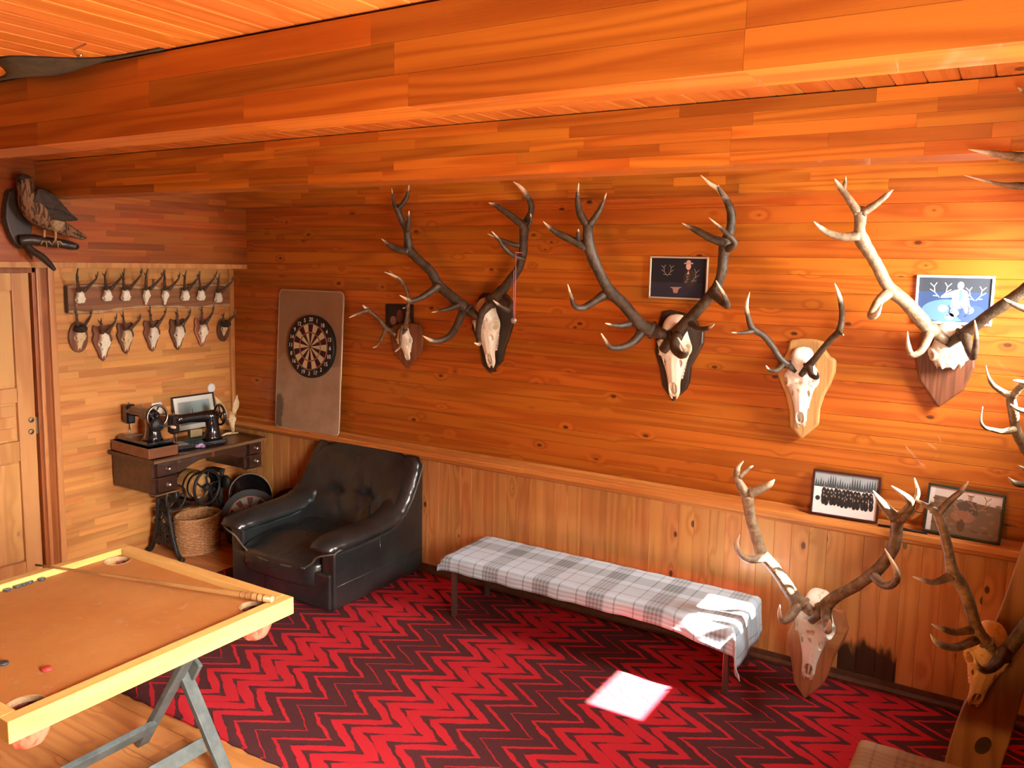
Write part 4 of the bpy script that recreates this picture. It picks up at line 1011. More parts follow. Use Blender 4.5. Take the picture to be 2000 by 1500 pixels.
def dart_face(R, worn=False):
    pr = Print(); k = R / 0.2255
    def seg(r0, r1, a0, a1, col, lift, n=4):
        pts = [(r0 * math.cos(a0 + (a1 - a0) * i / n), r0 * math.sin(a0 + (a1 - a0) * i / n)) for i in range(n + 1)] + [(r1 * math.cos(a1 - (a1 - a0) * i / n), r1 * math.sin(a1 - (a1 - a0) * i / n)) for i in range(n + 1)]
        pr.poly(pts, col, lift)
    pr.disc(0, 0, R * 0.995, R * 0.995, BLK, 0.0002, 48)
    for i in range(20):
        a0 = math.pi / 2 - (i - 0.5) * math.pi / 10; a1 = a0 - math.pi / 10
        dark = i % 2 == 0
        c1, c2 = ((0.035, 0.008, 0.010), REDC) if dark else (CRM if not worn else (0.22, 0.18, 0.13), GRN if False else (0.10, 0.10, 0.035))
        seg(0.016 * k, 0.099 * k, a0, a1, c1, 0.0006); seg(0.099 * k, 0.107 * k, a0, a1, c2, 0.0006); seg(0.107 * k, 0.162 * k, a0, a1, c1, 0.0006); seg(0.162 * k, 0.170 * k, a0, a1, c2, 0.0006)
    pr.disc(0, 0, 0.016 * k, 0.016 * k, (0.10, 0.12, 0.05), 0.0008, 16); pr.disc(0, 0, 0.007 * k, 0.007 * k, REDC, 0.001, 12)
    return pr.mesh('sector_face')
M['wire'] = plain('dartboard_wire', (0.40, 0.36, 0.26), 0.35, 0.8)
M['numb'] = plain('white_numbers', (0.72, 0.68, 0.60), 0.5)
def dartboard(parent, R, worn=False, numbers=True):
    k = R / 0.2255
    put('board', MB().lathe([(R * 0.97, 0), (R, -0.006), (R, -0.032), (R * 0.985, -0.038), (0, -0.038)], (0, 0, 0), (0, 1, 0), 48).mesh('board', M['iron']), parent)
    put('sector_face', dart_face(R, worn), parent, (0, -0.0385, 0))
    w = MB()
    for r in (0.016, 0.099, 0.107, 0.162, 0.170):
        w.tube([(r * k * math.cos(2 * math.pi * i / 40), -0.0395, r * k * math.sin(2 * math.pi * i / 40)) for i in range(40)], 0.0008, 5, loop=True)
    for i in range(20):
        a = math.pi / 2 - (i - 0.5) * math.pi / 10
        w.tube([(0.016 * k * math.cos(a), -0.0395, 0.016 * k * math.sin(a)), (0.172 * k * math.cos(a), -0.0395, 0.172 * k * math.sin(a))], 0.0007, 4)
    put('wire', w.mesh('wire', M['wire']), parent)
    if numbers:
        for i, nmb in enumerate((20, 1, 18, 4, 13, 6, 10, 15, 2, 17, 3, 19, 7, 16, 8, 11, 14, 9, 12, 5)):
            cu = bpy.data.curves.new('number', 'FONT'); cu.body = str(nmb); cu.size = 0.040 * k; cu.align_x = 'CENTER'; cu.align_y = 'CENTER'; cu.extrude = 0.0005; cu.offset = 0.0006
            to = bpy.data.objects.new('number', cu); COL.objects.link(to)
            me = bpy.data.meshes.new_from_object(to); bpy.data.objects.remove(to)
            me.materials.clear(); me.materials.append(M['numb'])
            a = math.pi / 2 - i * math.pi / 10
            put('number', me, parent, (0.195 * k * math.cos(a), -0.0395, 0.195 * k * math.sin(a)), (math.pi / 2, 0, 0))
dp = PY(608.5, 677.5, 4.318)
dt = thing('dartboard', (dp.x, 4.342, dp.z), 'round dartboard with cream and dark sectors on the beige panel', 'dartboard', None, (-lean, 0, 0))
dartboard(dt, 0.226)

# ------------------------------------------------------------------ framed photographs
def framed(name, label, quad, thick, fmat, fw, draw, mat_border=0.0, mat_col=(0.75, 0.74, 0.70), loc=None):
    """quad = world corners: top-left, top-right, bottom-right, bottom-left of the frame's front"""
    tl, tr, br, bl = quad
    W = ((tr - tl).length + (br - bl).length) / 2; Hh = ((tl - bl).length + (tr - br).length) / 2
    x = ((tr - tl) + (br - bl)).normalized(); z = ((tl - bl) + (tr - br)); z = (z - x * z.dot(x)).normalized(); y = z.cross(x)
    c = (bl + br) / 2
    t = put(name, None); t.empty_display_size = 0.05
    R = Matrix((x, y, z)).transposed().to_4x4(); R.translation = c; t.matrix_basis = R
    tag(t, label, 'picture', 'framed photographs')
    for a, b, c_, d in ((-W / 2, W / 2, 0, fw), (-W / 2, W / 2, Hh - fw, Hh), (-W / 2, -W / 2 + fw, fw, Hh - fw), (W / 2 - fw, W / 2, fw, Hh - fw)):
        o = put('frame_bar', MB().box(((a + b) / 2, thick / 2, (c_ + d) / 2), (b - a, thick, d - c_)).mesh('frame_bar', fmat), t)
        bv = o.modifiers.new('bevel', 'BEVEL'); bv.width = min(0.003, fw * 0.3); bv.segments = 2
    put('backing', MB().box((0, thick * 0.75, Hh / 2), (W - fw, thick * 0.3, Hh - fw)).mesh('backing', M['felt']), t)
    pr = Print(); w, h = W - 2 * fw, Hh - 2 * fw
    if mat_border:
        pr.rect(-w / 2, fw, w / 2, fw + h, mat_col, 0.0)
        mb = mat_border; draw(pr, -w / 2 + mb, fw + mb, w - 2 * mb, h - 2 * mb)
    else:
        draw(pr, -w / 2, fw, w, h)
    put('photo', pr.mesh('photo'), t, (0, thick * 0.58, 0))
    return t
def antler_lines(pr, x, z, s, col, w, lift, mir=1):
    pr.line([(x, z), (x + mir * 0.3 * s, z + 0.35 * s), (x + mir * 0.35 * s, z + 0.75 * s), (x + mir * 0.2 * s, z + 1.0 * s)], w, col, lift)
    pr.line([(x + mir * 0.3 * s, z + 0.35 * s), (x + mir * 0.6 * s, z + 0.55 * s)], w, col, lift); pr.line([(x + mir * 0.35 * s, z + 0.7 * s), (x + mir * 0.6 * s, z + 0.95 * s)], w, col, lift)
    pr.line([(x + mir * 0.05 * s, z + 0.1 * s), (x + mir * 0.4 * s, z + 0.12 * s)], w, col, lift)
def night(pr, x, z, w, h):
    pr.rect(x, z, x + w, z + h, (0.010, 0.009, 0.014), 0)
    pr.rect(x, z, x + w, z + h * 0.38, (0.022, 0.018, 0.030), 0.0002)
    pr.disc(x + w * 0.72, z + h * 0.50, w * 0.12, h * 0.22, (0.03, 0.022, 0.018), 0.0004)
    pr.disc(x + w * 0.68, z + h * 0.80, w * 0.045, h * 0.09, (0.55, 0.30, 0.22), 0.0006); pr.rect(x + w * 0.60, z + h * 0.86, x + w * 0.76, z + h * 0.895, (0.40, 0.24, 0.20), 0.0008); pr.disc(x + w * 0.68, z + h * 0.91, w * 0.04, h * 0.05, (0.45, 0.28, 0.22), 0.0007)
    pr.poly([(x + w * 0.655, z + h * 0.60), (x + w * 0.70, z + h * 0.60), (x + w * 0.685, z + h * 0.70)], (0.55, 0.30, 0.24), 0.0007)
    antler_lines(pr, x + w * 0.30, z + h * 0.55, h * 0.28, (0.30, 0.26, 0.22), w * 0.008, 0.0008, 1); antler_lines(pr, x + w * 0.30, z + h * 0.55, h * 0.28, (0.30, 0.26, 0.22), w * 0.008, 0.0008, -1)
    antler_lines(pr, x + w * 0.74, z + h * 0.40, h * 0.34, (0.26, 0.22, 0.18), w * 0.008, 0.0008, 1); antler_lines(pr, x + w * 0.62, z + h * 0.38, h * 0.2, (0.26, 0.22, 0.18), w * 0.007, 0.0008, 1)
    pr.poly([(x + w * 0.36, z + h * 0.26), (x + w * 0.58, z + h * 0.27), (x + w * 0.52, z + h * 0.22), (x + w * 0.50, z + h * 0.11), (x + w * 0.43, z + h * 0.11), (x + w * 0.41, z + h * 0.22)], (0.30, 0.16, 0.13), 0.0007)
def bluish(pr, x, z, w, h):
    pr.rect(x, z, x + w, z + h, (0.045, 0.055, 0.075), 0); pr.rect(x, z, x + w, z + h * 0.68, (0.035, 0.07, 0.18), 0.0002)
    pr.disc(x + w * 0.42, z + h * 0.25, w * 0.36, h * 0.26, (0.10, 0.22, 0.52), 0.0004, 24); pr.disc(x + w * 0.75, z + h * 0.2, w * 0.2, h * 0.2, (0.05, 0.09, 0.30), 0.0005, 20)
    pr.poly([(x + w * 0.46, z + h * 0.30), (x + w * 0.74, z + h * 0.32), (x + w * 0.68, z + h * 0.70), (x + w * 0.60, z + h * 0.76), (x + w * 0.50, z + h * 0.72), (x + w * 0.33, z + h * 0.60), (x + w * 0.32, z + h * 0.54), (x + w * 0.48, z + h * 0.56)], (0.72, 0.74, 0.72), 0.0007)
    pr.disc(x + w * 0.585, z + h * 0.83, w * 0.045, h * 0.09, (0.82, 0.80, 0.72), 0.0008); pr.rect(x + w * 0.57, z + h * 0.48, x + w * 0.61, z + h * 0.72, (0.10, 0.22, 0.40), 0.0009)
    for fx, fz, sc, mi in ((0.32, 0.55, 0.34, 1), (0.30, 0.55, 0.34, -1), (0.80, 0.5, 0.32, 1), (0.78, 0.5, 0.30, -1)): antler_lines(pr, x + w * fx, z + h * fz, h * sc, (0.75, 0.75, 0.70), w * 0.012, 0.001, mi)
    for fx, fz in ((0.36, 0.30), (0.72, 0.28), (0.52, 0.2), (0.46, 0.12)): pr.disc(x + w * fx, z + h * fz, w * 0.07, h * 0.09, (0.42, 0.55, 0.62), 0.0008, 9)
    for fx in (0.40, 0.56, 0.66): antler_lines(pr, x + w * fx, z + h * 0.12, h * 0.26, (0.05, 0.08, 0.16), w * 0.012, 0.0012, 1)
def crowd(pr, x, z, w, h):
    pr.rect(x, z, x + w, z + h, (0.80, 0.82, 0.84), 0); pr.rect(x, z + h * 0.66, x + w, z + h, (0.30, 0.36, 0.40), 0.0002)
    r = random.Random(4)
    for i in range(26):
        xx = x + w * i / 26; pr.poly([(xx, z + h * 0.64), (xx + w * 0.05, z + h * 0.64), (xx + w * 0.025, z + h * r.uniform(0.8, 1.0))], (0.05, 0.075, 0.085), 0.0004)
    for row in range(3):
        for i in range(13):
            xx = x + w * (0.16 + 0.062 * i + r.uniform(-0.01, 0.01)); zz = z + h * (0.62 - 0.11 * row + r.uniform(-0.02, 0.02))
            if xx > x + w * 0.95: continue
            pr.disc(xx, zz - h * 0.09, w * 0.038, h * 0.11, (0.018, 0.018, 0.020), 0.0006 + 0.0002 * row, 9); pr.disc(xx, zz + h * 0.03, w * 0.013, h * 0.028, (0.25, 0.19, 0.16), 0.0007 + 0.0002 * row, 8)
    pr.disc(x + w * 0.07, z + h * 0.36, w * 0.04, h * 0.06, (0.03, 0.03, 0.03), 0.001, 9)
def autumn(pr, x, z, w, h):
    pr.rect(x, z, x + w * 0.07, z + h, (0.72, 0.68, 0.64), 0.0001); x += w * 0.07; w *= 0.93
    pr.rect(x, z, x + w, z + h, (0.17, 0.105, 0.060), 0); pr.poly([(x, z + h * 0.80), (x + w, z + h * 0.74), (x + w, z + h), (x, z + h)], (0.60, 0.52, 0.47), 0.0002)
    r = random.Random(9)
    for i in range(60): pr.disc(x + w * r.random(), z + h * r.uniform(0, 0.78), w * r.uniform(0.02, 0.06), h * 0.03, r.choice([(0.22, 0.14, 0.08), (0.13, 0.08, 0.045), (0.19, 0.13, 0.085)]), 0.0003 + i * 1e-5, 8)
    pr.poly([(x + w * 0.36, z + h * 0.5), (x + w * 0.68, z + h * 0.5), (x + w * 0.62, z + h * 0.78), (x + w * 0.48, z + h * 0.80), (x + w * 0.34, z + h * 0.68)], (0.10, 0.07, 0.05), 0.0012); pr.disc(x + w * 0.53, z + h * 0.85, w * 0.03, h * 0.06, (0.42, 0.24, 0.18), 0.0014); pr.rect(x + w * 0.49, z + h * 0.89, x + w * 0.57, z + h * 0.91, (0.07, 0.05, 0.03), 0.0015)
    pr.disc(x + w * 0.45, z + h * 0.42, w * 0.18, h * 0.14, (0.28, 0.13, 0.075), 0.0013); pr.disc(x + w * 0.44, z + h * 0.22, w * 0.06, h * 0.14, (0.10, 0.055, 0.03), 0.0015)
    for fx, fz, sc, mi in ((0.47, 0.32, 0.26, 1), (0.42, 0.32, 0.26, -1), (0.68, 0.6, 0.34, 1), (0.64, 0.6, 0.34, -1), (0.38, 0.56, 0.2, -1)): antler_lines(pr, x + w * fx, z + h * fz, h * sc, (0.30, 0.17, 0.10), w * 0.014, 0.0016, mi)
def forest(pr, x, z, w, h):
    pr.rect(x, z, x + w, z + h, (0.34, 0.50, 0.50), 0); pr.rect(x, z, x + w, z + h * 0.35, (0.22, 0.38, 0.40), 0.0002)
    r = random.Random(2)
    for i in range(20):
        xx = x + w * (0.05 + 0.9 * i / 19); hh = h * r.uniform(0.28, 0.52) if i != 8 else h * 0.75
        pr.poly([(xx - w * 0.045, z + h * 0.1), (xx + w * 0.045, z + h * 0.1), (xx, z + hh)], (0.05, 0.15, 0.16) if i % 3 else (0.035, 0.10, 0.10), 0.0004 + i * 1e-5)
    pr.rect(x, z, x + w, z + h * 0.13, (0.20, 0.22, 0.19), 0.001)
M['fr_silver'] = plain('pale_silver_frame', (0.66, 0.55, 0.40), 0.3, 0.5)
M['fr_white'] = plain('white_frame', (0.80, 0.78, 0.74), 0.4)
M['fr_maroon'] = plain('dark_maroon_frame', (0.045, 0.012, 0.012), 0.35)
M['fr_green'] = plain('dark_green_frame', (0.022, 0.028, 0.012), 0.4)
M['fr_black'] = plain('black_frame', (0.012, 0.008, 0.006), 0.35)
def q4(pts, ys):
    return [PY(x, y, Y) for (x, y), Y in zip(pts, ys)]
def qwall(x0, y0, x1, y1, Y):
    a, b = PY(x0, y0, Y), PY(x1, y1, Y)
    return [Vector((a.x, Y, a.z)), Vector((b.x, Y, a.z)), Vector((b.x, Y, b.z)), Vector((a.x, Y, b.z))]
framed('framed_photo', 'night photograph in a thin pale frame between the big dark antlers', q4([(1269, 500), (1384, 502), (1379, 587), (1266, 582)], (4.385,) * 4), 0.014, M['fr_silver'], 0.010, night)
framed('framed_photo', 'bluish flash photograph in a white frame behind the brightly lit skull cap', q4([(1793, 535), (1948, 541), (1936, 636), (1784, 632)], (4.385,) * 4), 0.014, M['fr_white'], 0.012, bluish)
framed('framed_photo', 'group photograph in snow in a maroon frame standing on the ledge', q4([(1590, 916), (1724, 932), (1713, 1024), (1581, 1002)], (4.37, 4.37, 4.325, 4.325)), 0.014, M['fr_maroon'], 0.011, crowd)
framed('framed_photo', 'autumn field photograph in a dark green frame standing on the ledge at the right', q4([(1811, 942), (1963, 967), (1953, 1067), (1801, 1036)], (4.37, 4.37, 4.325, 4.325)), 0.014, M['fr_green'], 0.011, autumn)
framed('framed_photo', 'small dark photograph hung behind the small crooked antlers', q4([(762, 595), (817, 597), (806, 643), (754, 640)], (4.385,) * 4), 0.010, M['fr_black'], 0.006, lambda pr, x, z, w, h: (pr.rect(x, z, x + w, z + h, (0.02, 0.012, 0.010), 0), pr.disc(x + w * 0.5, z + h * 0.5, w * 0.12, h * 0.3, (0.16, 0.05, 0.03), 0.0004), pr.disc(x + w * 0.25, z + h * 0.3, w * 0.12, h * 0.2, (0.25, 0.12, 0.08), 0.0004), pr.disc(x + w * 0.8, z + h * 0.3, w * 0.12, h * 0.2, (0.25, 0.12, 0.08), 0.0004)))
a, b = PY(1716, 1021, 4.33), PY(1812, 1040, 4.33)
tag(MB().tube([Vector((a.x, 4.315, 0.874)), Vector(((a.x + b.x) / 2, 4.318, 0.8745)), Vector((b.x, 4.315, 0.874))], 0.006, 8).build('rod', M['iron']), 'thin black rod lying on the ledge between two standing photographs', 'rod')

# ------------------------------------------------------------------ bench with the plaid blanket
M['bench_steel'] = plain('brown_steel_tube', (0.14, 0.085, 0.065), 0.35, 0.6)
bx0, bx1, by0, by1, bz = -2.79, -1.10, 3.87, 4.27, 0.385
bn = thing('bench', (-1.945, 4.07, 0.01), 'low steel-framed bench under a grey plaid blanket by the wainscot', 'bench')
for x in (bx0 + 0.02, bx1 - 0.02):
    for y in (by0 + 0.02, by1 - 0.02):
        MB().box((x, y, 0.0115 + (bz - 0.062) / 2), (0.028, 0.028, bz - 0.062)).build('leg', M['bench_steel'], bn, 0.003)
for y in (by0 + 0.02, by1 - 0.02): MB().box(((bx0 + bx1) / 2, y, bz - 0.045), (bx1 - bx0, 0.028, 0.028)).build('rail', M['bench_steel'], bn, 0.003)
for x in (bx0 + 0.02, bx1 - 0.02): MB().box((x, (by0 + by1) / 2, bz - 0.045), (0.028, by1 - by0, 0.028)).build('rail', M['bench_steel'], bn, 0.003)
MB().box(((bx0 + bx1) / 2, (by0 + by1) / 2, bz - 0.016), (bx1 - bx0, by1 - by0, 0.030)).build('seat', M['pl_brown'], bn, 0.004)
def plaid_mat(name, base, line, dark, per):
    g = NT(name); uv = g.n('ShaderNodeUVMap').outputs[0]
    sp = g.n('ShaderNodeSeparateXYZ'); g.set(sp.inputs[0], uv)
    nz = g.noise(uv, 260.0, 2.0, 0.7)
    def stripes(x):
        f = g.math('FRACT', g.math('ADD', g.math('DIVIDE', x, per), 50.0))
        d = g.math('ABSOLUTE', g.math('SUBTRACT', f, 0.5))
        band = g.math('SUBTRACT', 1.0, g.ramp(d, 0.150, 0.165))
        fine = g.math('ADD', g.math('MULTIPLY', g.math('SINE', g.math('MULTIPLY', f, 6.2832 * 15)), 0.5), 0.5)
        thin = g.math('SUBTRACT', 1.0, g.ramp(g.math('ABSOLUTE', g.math('SUBTRACT', d, 0.335)), 0.008, 0.016))
        return g.math('MAXIMUM', g.math('MULTIPLY', band, g.math('ADD', 0.45, g.math('MULTIPLY', fine, 0.55))), g.math('MULTIPLY', thin, 0.75))
    s1, s2 = stripes(sp.outputs[0]), stripes(sp.outputs[1])
    a = g.mix(g.math('MULTIPLY', s1, 0.62), C4(base), C4(line)); a = g.mix(g.math('MULTIPLY', s2, 0.62), a, C4(line))
    a = g.mix(g.math('MULTIPLY', g.math('MULTIPLY', s1, s2), 0.7), a, C4(dark))
    a = g.mix(g.math('MULTIPLY', g.ramp(nz, 0.3, 0.8), 0.25), a, C4([x * 0.65 for x in base]))
    g.bump(nz, 0.6, 0.003)
    return g.out(a, 0.95, 0.1)
M['plaid'] = plaid_mat('grey_plaid_wool', (0.56, 0.72, 0.83), (0.22, 0.25, 0.28), (0.10, 0.11, 0.12), 0.33)
M['plaid2'] = plaid_mat('beige_plaid_wool', (0.36, 0.27, 0.17), (0.25, 0.17, 0.10), (0.17, 0.11, 0.06), 0.40)
def drape(x0, x1, y0, y1, ztop, ov, mat, name, fold, nx=110, ny=44, rad=0.03, wr=0.006):
    """blanket laid over a rectangular seat: ov = overhang left, right, front, back; fold(s, t) gives extra sway"""
    sx0, sx1, sy0, sy1 = x0 - ov[0], x1 + ov[1], y0 - ov[2], y1 + ov[3]
    def bend(s, e0, e1):
        # returns position along the axis and drop for arc-length coordinate s
        for e, sg in ((e0, -1), (e1, 1)):
            o = sg * (s - e)
            if o > 0:
                q = rad * math.pi / 2
                if o < q: a = o / rad; return e + sg * rad * math.sin(a), rad * (1 - math.cos(a))
                return e + sg * (rad + 0.10 * (o - q)), rad + (o - q)
        return s, 0.0
    vs, uv = [], []
    for j in range(ny + 1):
        for i in range(nx + 1):
            s = sx0 + (sx1 - sx0) * i / nx; t = sy0 + (sy1 - sy0) * j / ny
            dx, dy, dz = fold(s, t)
            s2, t2 = s + dx, t + dy
            X, d1 = bend(s2, x0, x1); Y, d2 = bend(t2, y0, y1)
            drop = max(d1, d2) + 0.18 * min(d1, d2)
            if d1 > 0.03 and d2 > 0.03:      # hanging corner swings outward
                Y += -0.45 * min(d1, d2) * (1 if t2 < y0 else -1); X += (1 if s2 > x1 else -1) * 0.25 * min(d1, d2)
            w = wr * (math.sin(s * 23 + 1.3 * math.sin(t * 17)) * min(1, d2 * 12) + math.sin(t * 29) * min(1, d1 * 12))
            if d2 > 0.01: Y += w * (1 if t2 > y0 else 1)
            if d1 > 0.01: X += w
            vs.append((X, Y, ztop - drop + dz + 0.0015 * math.sin(s * 41) * math.sin(t * 37))); uv.append((s, t))
    fs = []
    for j in range(ny):
        for i in range(nx):
            a = j * (nx + 1) + i; fs.append((a, a + 1, a + nx + 2, a + nx + 1))
    g = MB().add(vs, fs, True); me = g.mesh(name, mat)
    lay = me.uv_layers.new(name='UVMap')
    for lp in me.loops: lay.data[lp.index].uv = uv[lp.vertex_index]
    o = put(name, me)
    sol = o.modifiers.new('thickness', 'SOLIDIFY'); sol.thickness = 0.005; sol.offset = 1.0
    return o
def fold1(s, t):
    k = max(0, (s - (bx1 - 0.35)) / 0.35); k = min(k, 1.4)
    return 0.0, -0.055 * k * (1 if t < by0 + 0.1 else 0.0), 0.0
bl = drape(bx0, bx1, by0 - 0.012, by1 + 0.005, bz + 0.004, (0.060, 0.21, 0.095, 0.03), M['plaid'], 'blanket', fold1)
tag(bl, 'grey and white plaid wool blanket spread over the low bench', 'blanket')

# second bench in the near right corner
c0 = PZ(1705, 1432, 0.42)
nb = thing('bench', (0.02, 2.72, 0.01), 'bench under a beige plaid blanket at the lower right edge', 'bench')
nx0, nx1, ny0, ny1, nz_ = -0.36, 0.30, 2.38, 3.10, 0.40
for x in (nx0 + 0.03, nx1 - 0.03):
    for y in (ny0 + 0.03, ny1 - 0.03): MB().box((x, y, 0.01 + (nz_ - 0.03) / 2), (0.035, 0.035, nz_ - 0.03)).build('leg', M['bench_steel'], nb, 0.003)
MB().box(((nx0 + nx1) / 2, (ny0 + ny1) / 2, nz_ - 0.012), (nx1 - nx0, ny1 - ny0, 0.03)).build('seat', M['pl_brown'], nb, 0.004)
bl = drape(nx0, nx1, ny0, ny1, nz_ + 0.008, (0.12, 0.0, 0.10, 0.03), M['plaid2'], 'blanket', lambda s, t: (0, 0, 0.006 + 0.006 * math.sin(s * 6)), 50, 60, 0.035)
tag(bl, 'beige striped wool blanket over the bench at the lower right edge', 'blanket')

# ------------------------------------------------------------------ novuss table
M['rail'] = wood('yellow_pine_rail', (0.72, 0.430, 0.130), (0.62, 0.330, 0.085), 0, 0.9, 14, 3, 0, 0.35, 0.06, 0.2)
M['raily'] = wood('yellow_pine_rail_cross', (0.72, 0.430, 0.130), (0.62, 0.330, 0.085), 1, 0.9, 14, 3, 0, 0.35, 0.06, 0.2)
def board_mat():
    g = NT('varnished_playing_board'); p = g.pos()
    n = g.noise(p, 3.0, 5.0, 0.65); n2 = g.noise(p, 14.0, 5.0, 0.7)
    c = g.mix(g.ramp(n, 0.3, 0.7), (0.42, 0.165, 0.040, 1), (0.50, 0.225, 0.065, 1))
    c = g.mix(g.math('MULTIPLY', g.ramp(n2, 0.56, 0.78), 0.40), c, (0.74, 0.52, 0.36, 1))
    return g.out(c, g.math('ADD', 0.25, g.math('MULTIPLY', n2, 0.3)), 0.4)
M['board'] = board_mat()
M['grey_paint'] = plain('grey_green_paint', (0.085, 0.100, 0.095), 0.55, var=0.35, vscale=14)
M['pocket'] = None
tx0, tx1, ty0, ty1, tz = -3.445, -2.350, 1.140, 2.218, 0.80
tb = thing('novuss_table', ((tx0 + tx1) / 2, (ty0 + ty1) / 2, 0.0), 'square wooden puck-billiard table on grey folding trestle legs', 'game table')
rw, rh = 0.048, 0.068
MB().box(((tx0 + tx1) / 2, ty1 - rw / 2, tz - rh / 2), (tx1 - tx0 - 2 * rw, rw, rh)).build('rail', M['rail'], tb, 0.003)
MB().box(((tx0 + tx1) / 2, ty0 + rw / 2, tz - rh / 2), (tx1 - tx0 - 2 * rw, rw, rh)).build('rail', M['rail'], tb, 0.003)
for x in (tx0 + rw / 2, tx1 - rw / 2): MB().box((x, (ty0 + ty1) / 2, tz - rh / 2), (rw, ty1 - ty0, rh)).build('rail', M['raily'], tb, 0.003)
cu = bpy.data.curves.new('board', 'CURVE'); cu.dimensions = '2D'; cu.fill_mode = 'BOTH'; cu.extrude = 0.006
def ring2(pts):
    s = cu.splines.new('POLY'); s.points.add(len(pts) - 1); s.use_cyclic_u = True
    for q, (x, y) in zip(s.points, pts): q.co = (x, y, 0, 1)
ix0, ix1, iy0, iy1 = tx0 + rw - 0.004, tx1 - rw + 0.004, ty0 + rw - 0.004, ty1 - rw + 0.004
ring2([(ix0, iy0), (ix1, iy0), (ix1, iy1), (ix0, iy1)])
HR = 0.052; holes = [(sx, sy) for sx in (ix0 + 0.062, ix1 - 0.062) for sy in (iy0 + 0.062, iy1 - 0.062)]
for hx, hy in holes: ring2([(hx + HR * math.cos(-2 * math.pi * i / 28), hy + HR * math.sin(-2 * math.pi * i / 28)) for i in range(28)])
to = bpy.data.objects.new('tmp', cu); COL.objects.link(to); bpy.context.view_layer.update()
me = bpy.data.meshes.new_from_object(to.evaluated_get(bpy.context.evaluated_depsgraph_get())); bpy.data.objects.remove(to)
me.materials.clear(); me.materials.append(M['board'])
inv = world_of(tb).inverted(); me.transform(inv @ Matrix.Translation((0, 0, tz - 0.028 - 0.006)))
put('playing_board', me, tb)
MB().box(((tx0 + tx1) / 2, ty0 + 0.30, tz - 0.058), (tx1 - tx0 - 0.12, 0.06, 0.03)).build('brace', M['grey_paint'], tb)
MB().box(((tx0 + tx1) / 2, ty1 - 0.30, tz - 0.058), (tx1 - tx0 - 0.12, 0.06, 0.03)).build('brace', M['grey_paint'], tb)
def pocket_mat():
    g = NT('salmon_pocket_cloth'); p = g.obj(); n = g.noise(g.scaled(p, (1, 1, 0.15)), 45.0, 2.0)
    c = g.mix(g.ramp(n, 0.4, 0.6), (0.30, 0.070, 0.045, 1), (0.52, 0.160, 0.105, 1)); g.bump(n, 0.6, 0.006); return g.out(c, 0.8, 0.2)
M['pocket'] = pocket_mat()
for hx, hy in holes:
    rings = []
    for i in range(9):
        a = i / 8 * math.pi / 2
        r = 0.066 * math.cos(a) ** 0.6 + 0.002; z = tz - 0.042 - 0.115 * math.sin(a)
        rings.append([Vector((hx + r * (1 + 0.06 * math.cos(7 * b + 3 * a)) * math.cos(b), hy + r * (1 + 0.06 * math.cos(7 * b + 3 * a)) * math.sin(b), z)) for b in [2 * math.pi * j / 28 for j in range(28)]])
    o = MB().loft(rings, False, True).build('pocket', M['pocket'], tb)
    sol = o.modifiers.new('thickness', 'SOLIDIFY'); sol.thickness = 0.003
    MB().lathe([(HR - 0.001, 0), (HR + 0.004, 0.0015), (HR + 0.004, -0.018), (HR - 0.001, -0.018)], (hx, hy, tz - 0.0275), (0, 0, 1), 28, ring=True).build('hole_rim', M['bark'], tb)
# crossed trestle legs
for y in (2.085, 1.275):
    dy = 0.022
    MB().bar((-2.63, y + dy, 0.005), (-3.13, y + dy, 0.735), 0.026, 0.055, Vector((0, 1, 0))).build('leg', M['grey_paint'], tb, 0.003)
    MB().bar((-3.13, y - dy, 0.005), (-2.63, y - dy, 0.735), 0.026, 0.055, Vector((0, 1, 0))).build('leg', M['grey_paint'], tb, 0.003)
    MB().lathe([(0.012, 0), (0.012, 0.006), (0.0, 0.008)], (-2.88, y + dy + 0.013, 0.37), (0, 1, 0), 12).build('bolt', M['steel'], tb)
    MB().lathe([(0.012, 0), (0.012, 0.006), (0.0, 0.008)], (-2.88, y - dy - 0.013, 0.37), (0, -1, 0), 12).build('bolt', M['steel'], tb)
    MB().box((-2.862, y + dy + 0.02, 0.40), (0.075, 0.020, 0.11), Matrix.Rotation(math.radians(34), 3, 'Y')).build('hinge_block', M['grey_paint'], tb, 0.003)
MB().box((-2.735, 1.68, 0.125), (0.026, 0.79, 0.06), Matrix.Rotation(math.radians(-30), 3, 'Y')).build('stretcher', M['grey_paint'], tb, 0.003)
MB().box((-3.025, 1.68, 0.125), (0.026, 0.74, 0.06), Matrix.Rotation(math.radians(30), 3, 'Y')).build('stretcher', M['grey_paint'], tb, 0.003)
# cue
M['cue'] = wood('cue_wood', (0.36, 0.165, 0.055), (0.24, 0.095, 0.028), 0, 0.7, 20, 3, 0, 0.3, 0.1, 0.2)
ca, cb = PZ(70, 1103, tz + 0.008), PZ(530, 1170, tz + 0.016)
ct = thing('cue', cb, 'tapered wooden cue lying diagonally across the game table', 'cue')
MB().tube([ca.lerp(cb, i / 12) for i in range(13)], [0.0045 + 0.0095 * (i / 12) ** 1.2 for i in range(13)], 14).build('shaft', M['cue'], ct)
w = MB()
for i in range(5):
    q = ca.lerp(cb, 0.885 + 0.022 * i); dd = (cb - ca).normalized()
    w.tube([q - dd * 0.0025, q + dd * 0.0025], 0.0142, 14)
w.build('grip_ring', M['pl_brown'], ct)
MB().tube([cb, cb + (cb - ca).normalized() * 0.006], [0.0138, 0.012], 14).build('butt_cap', M['bark'], ct)
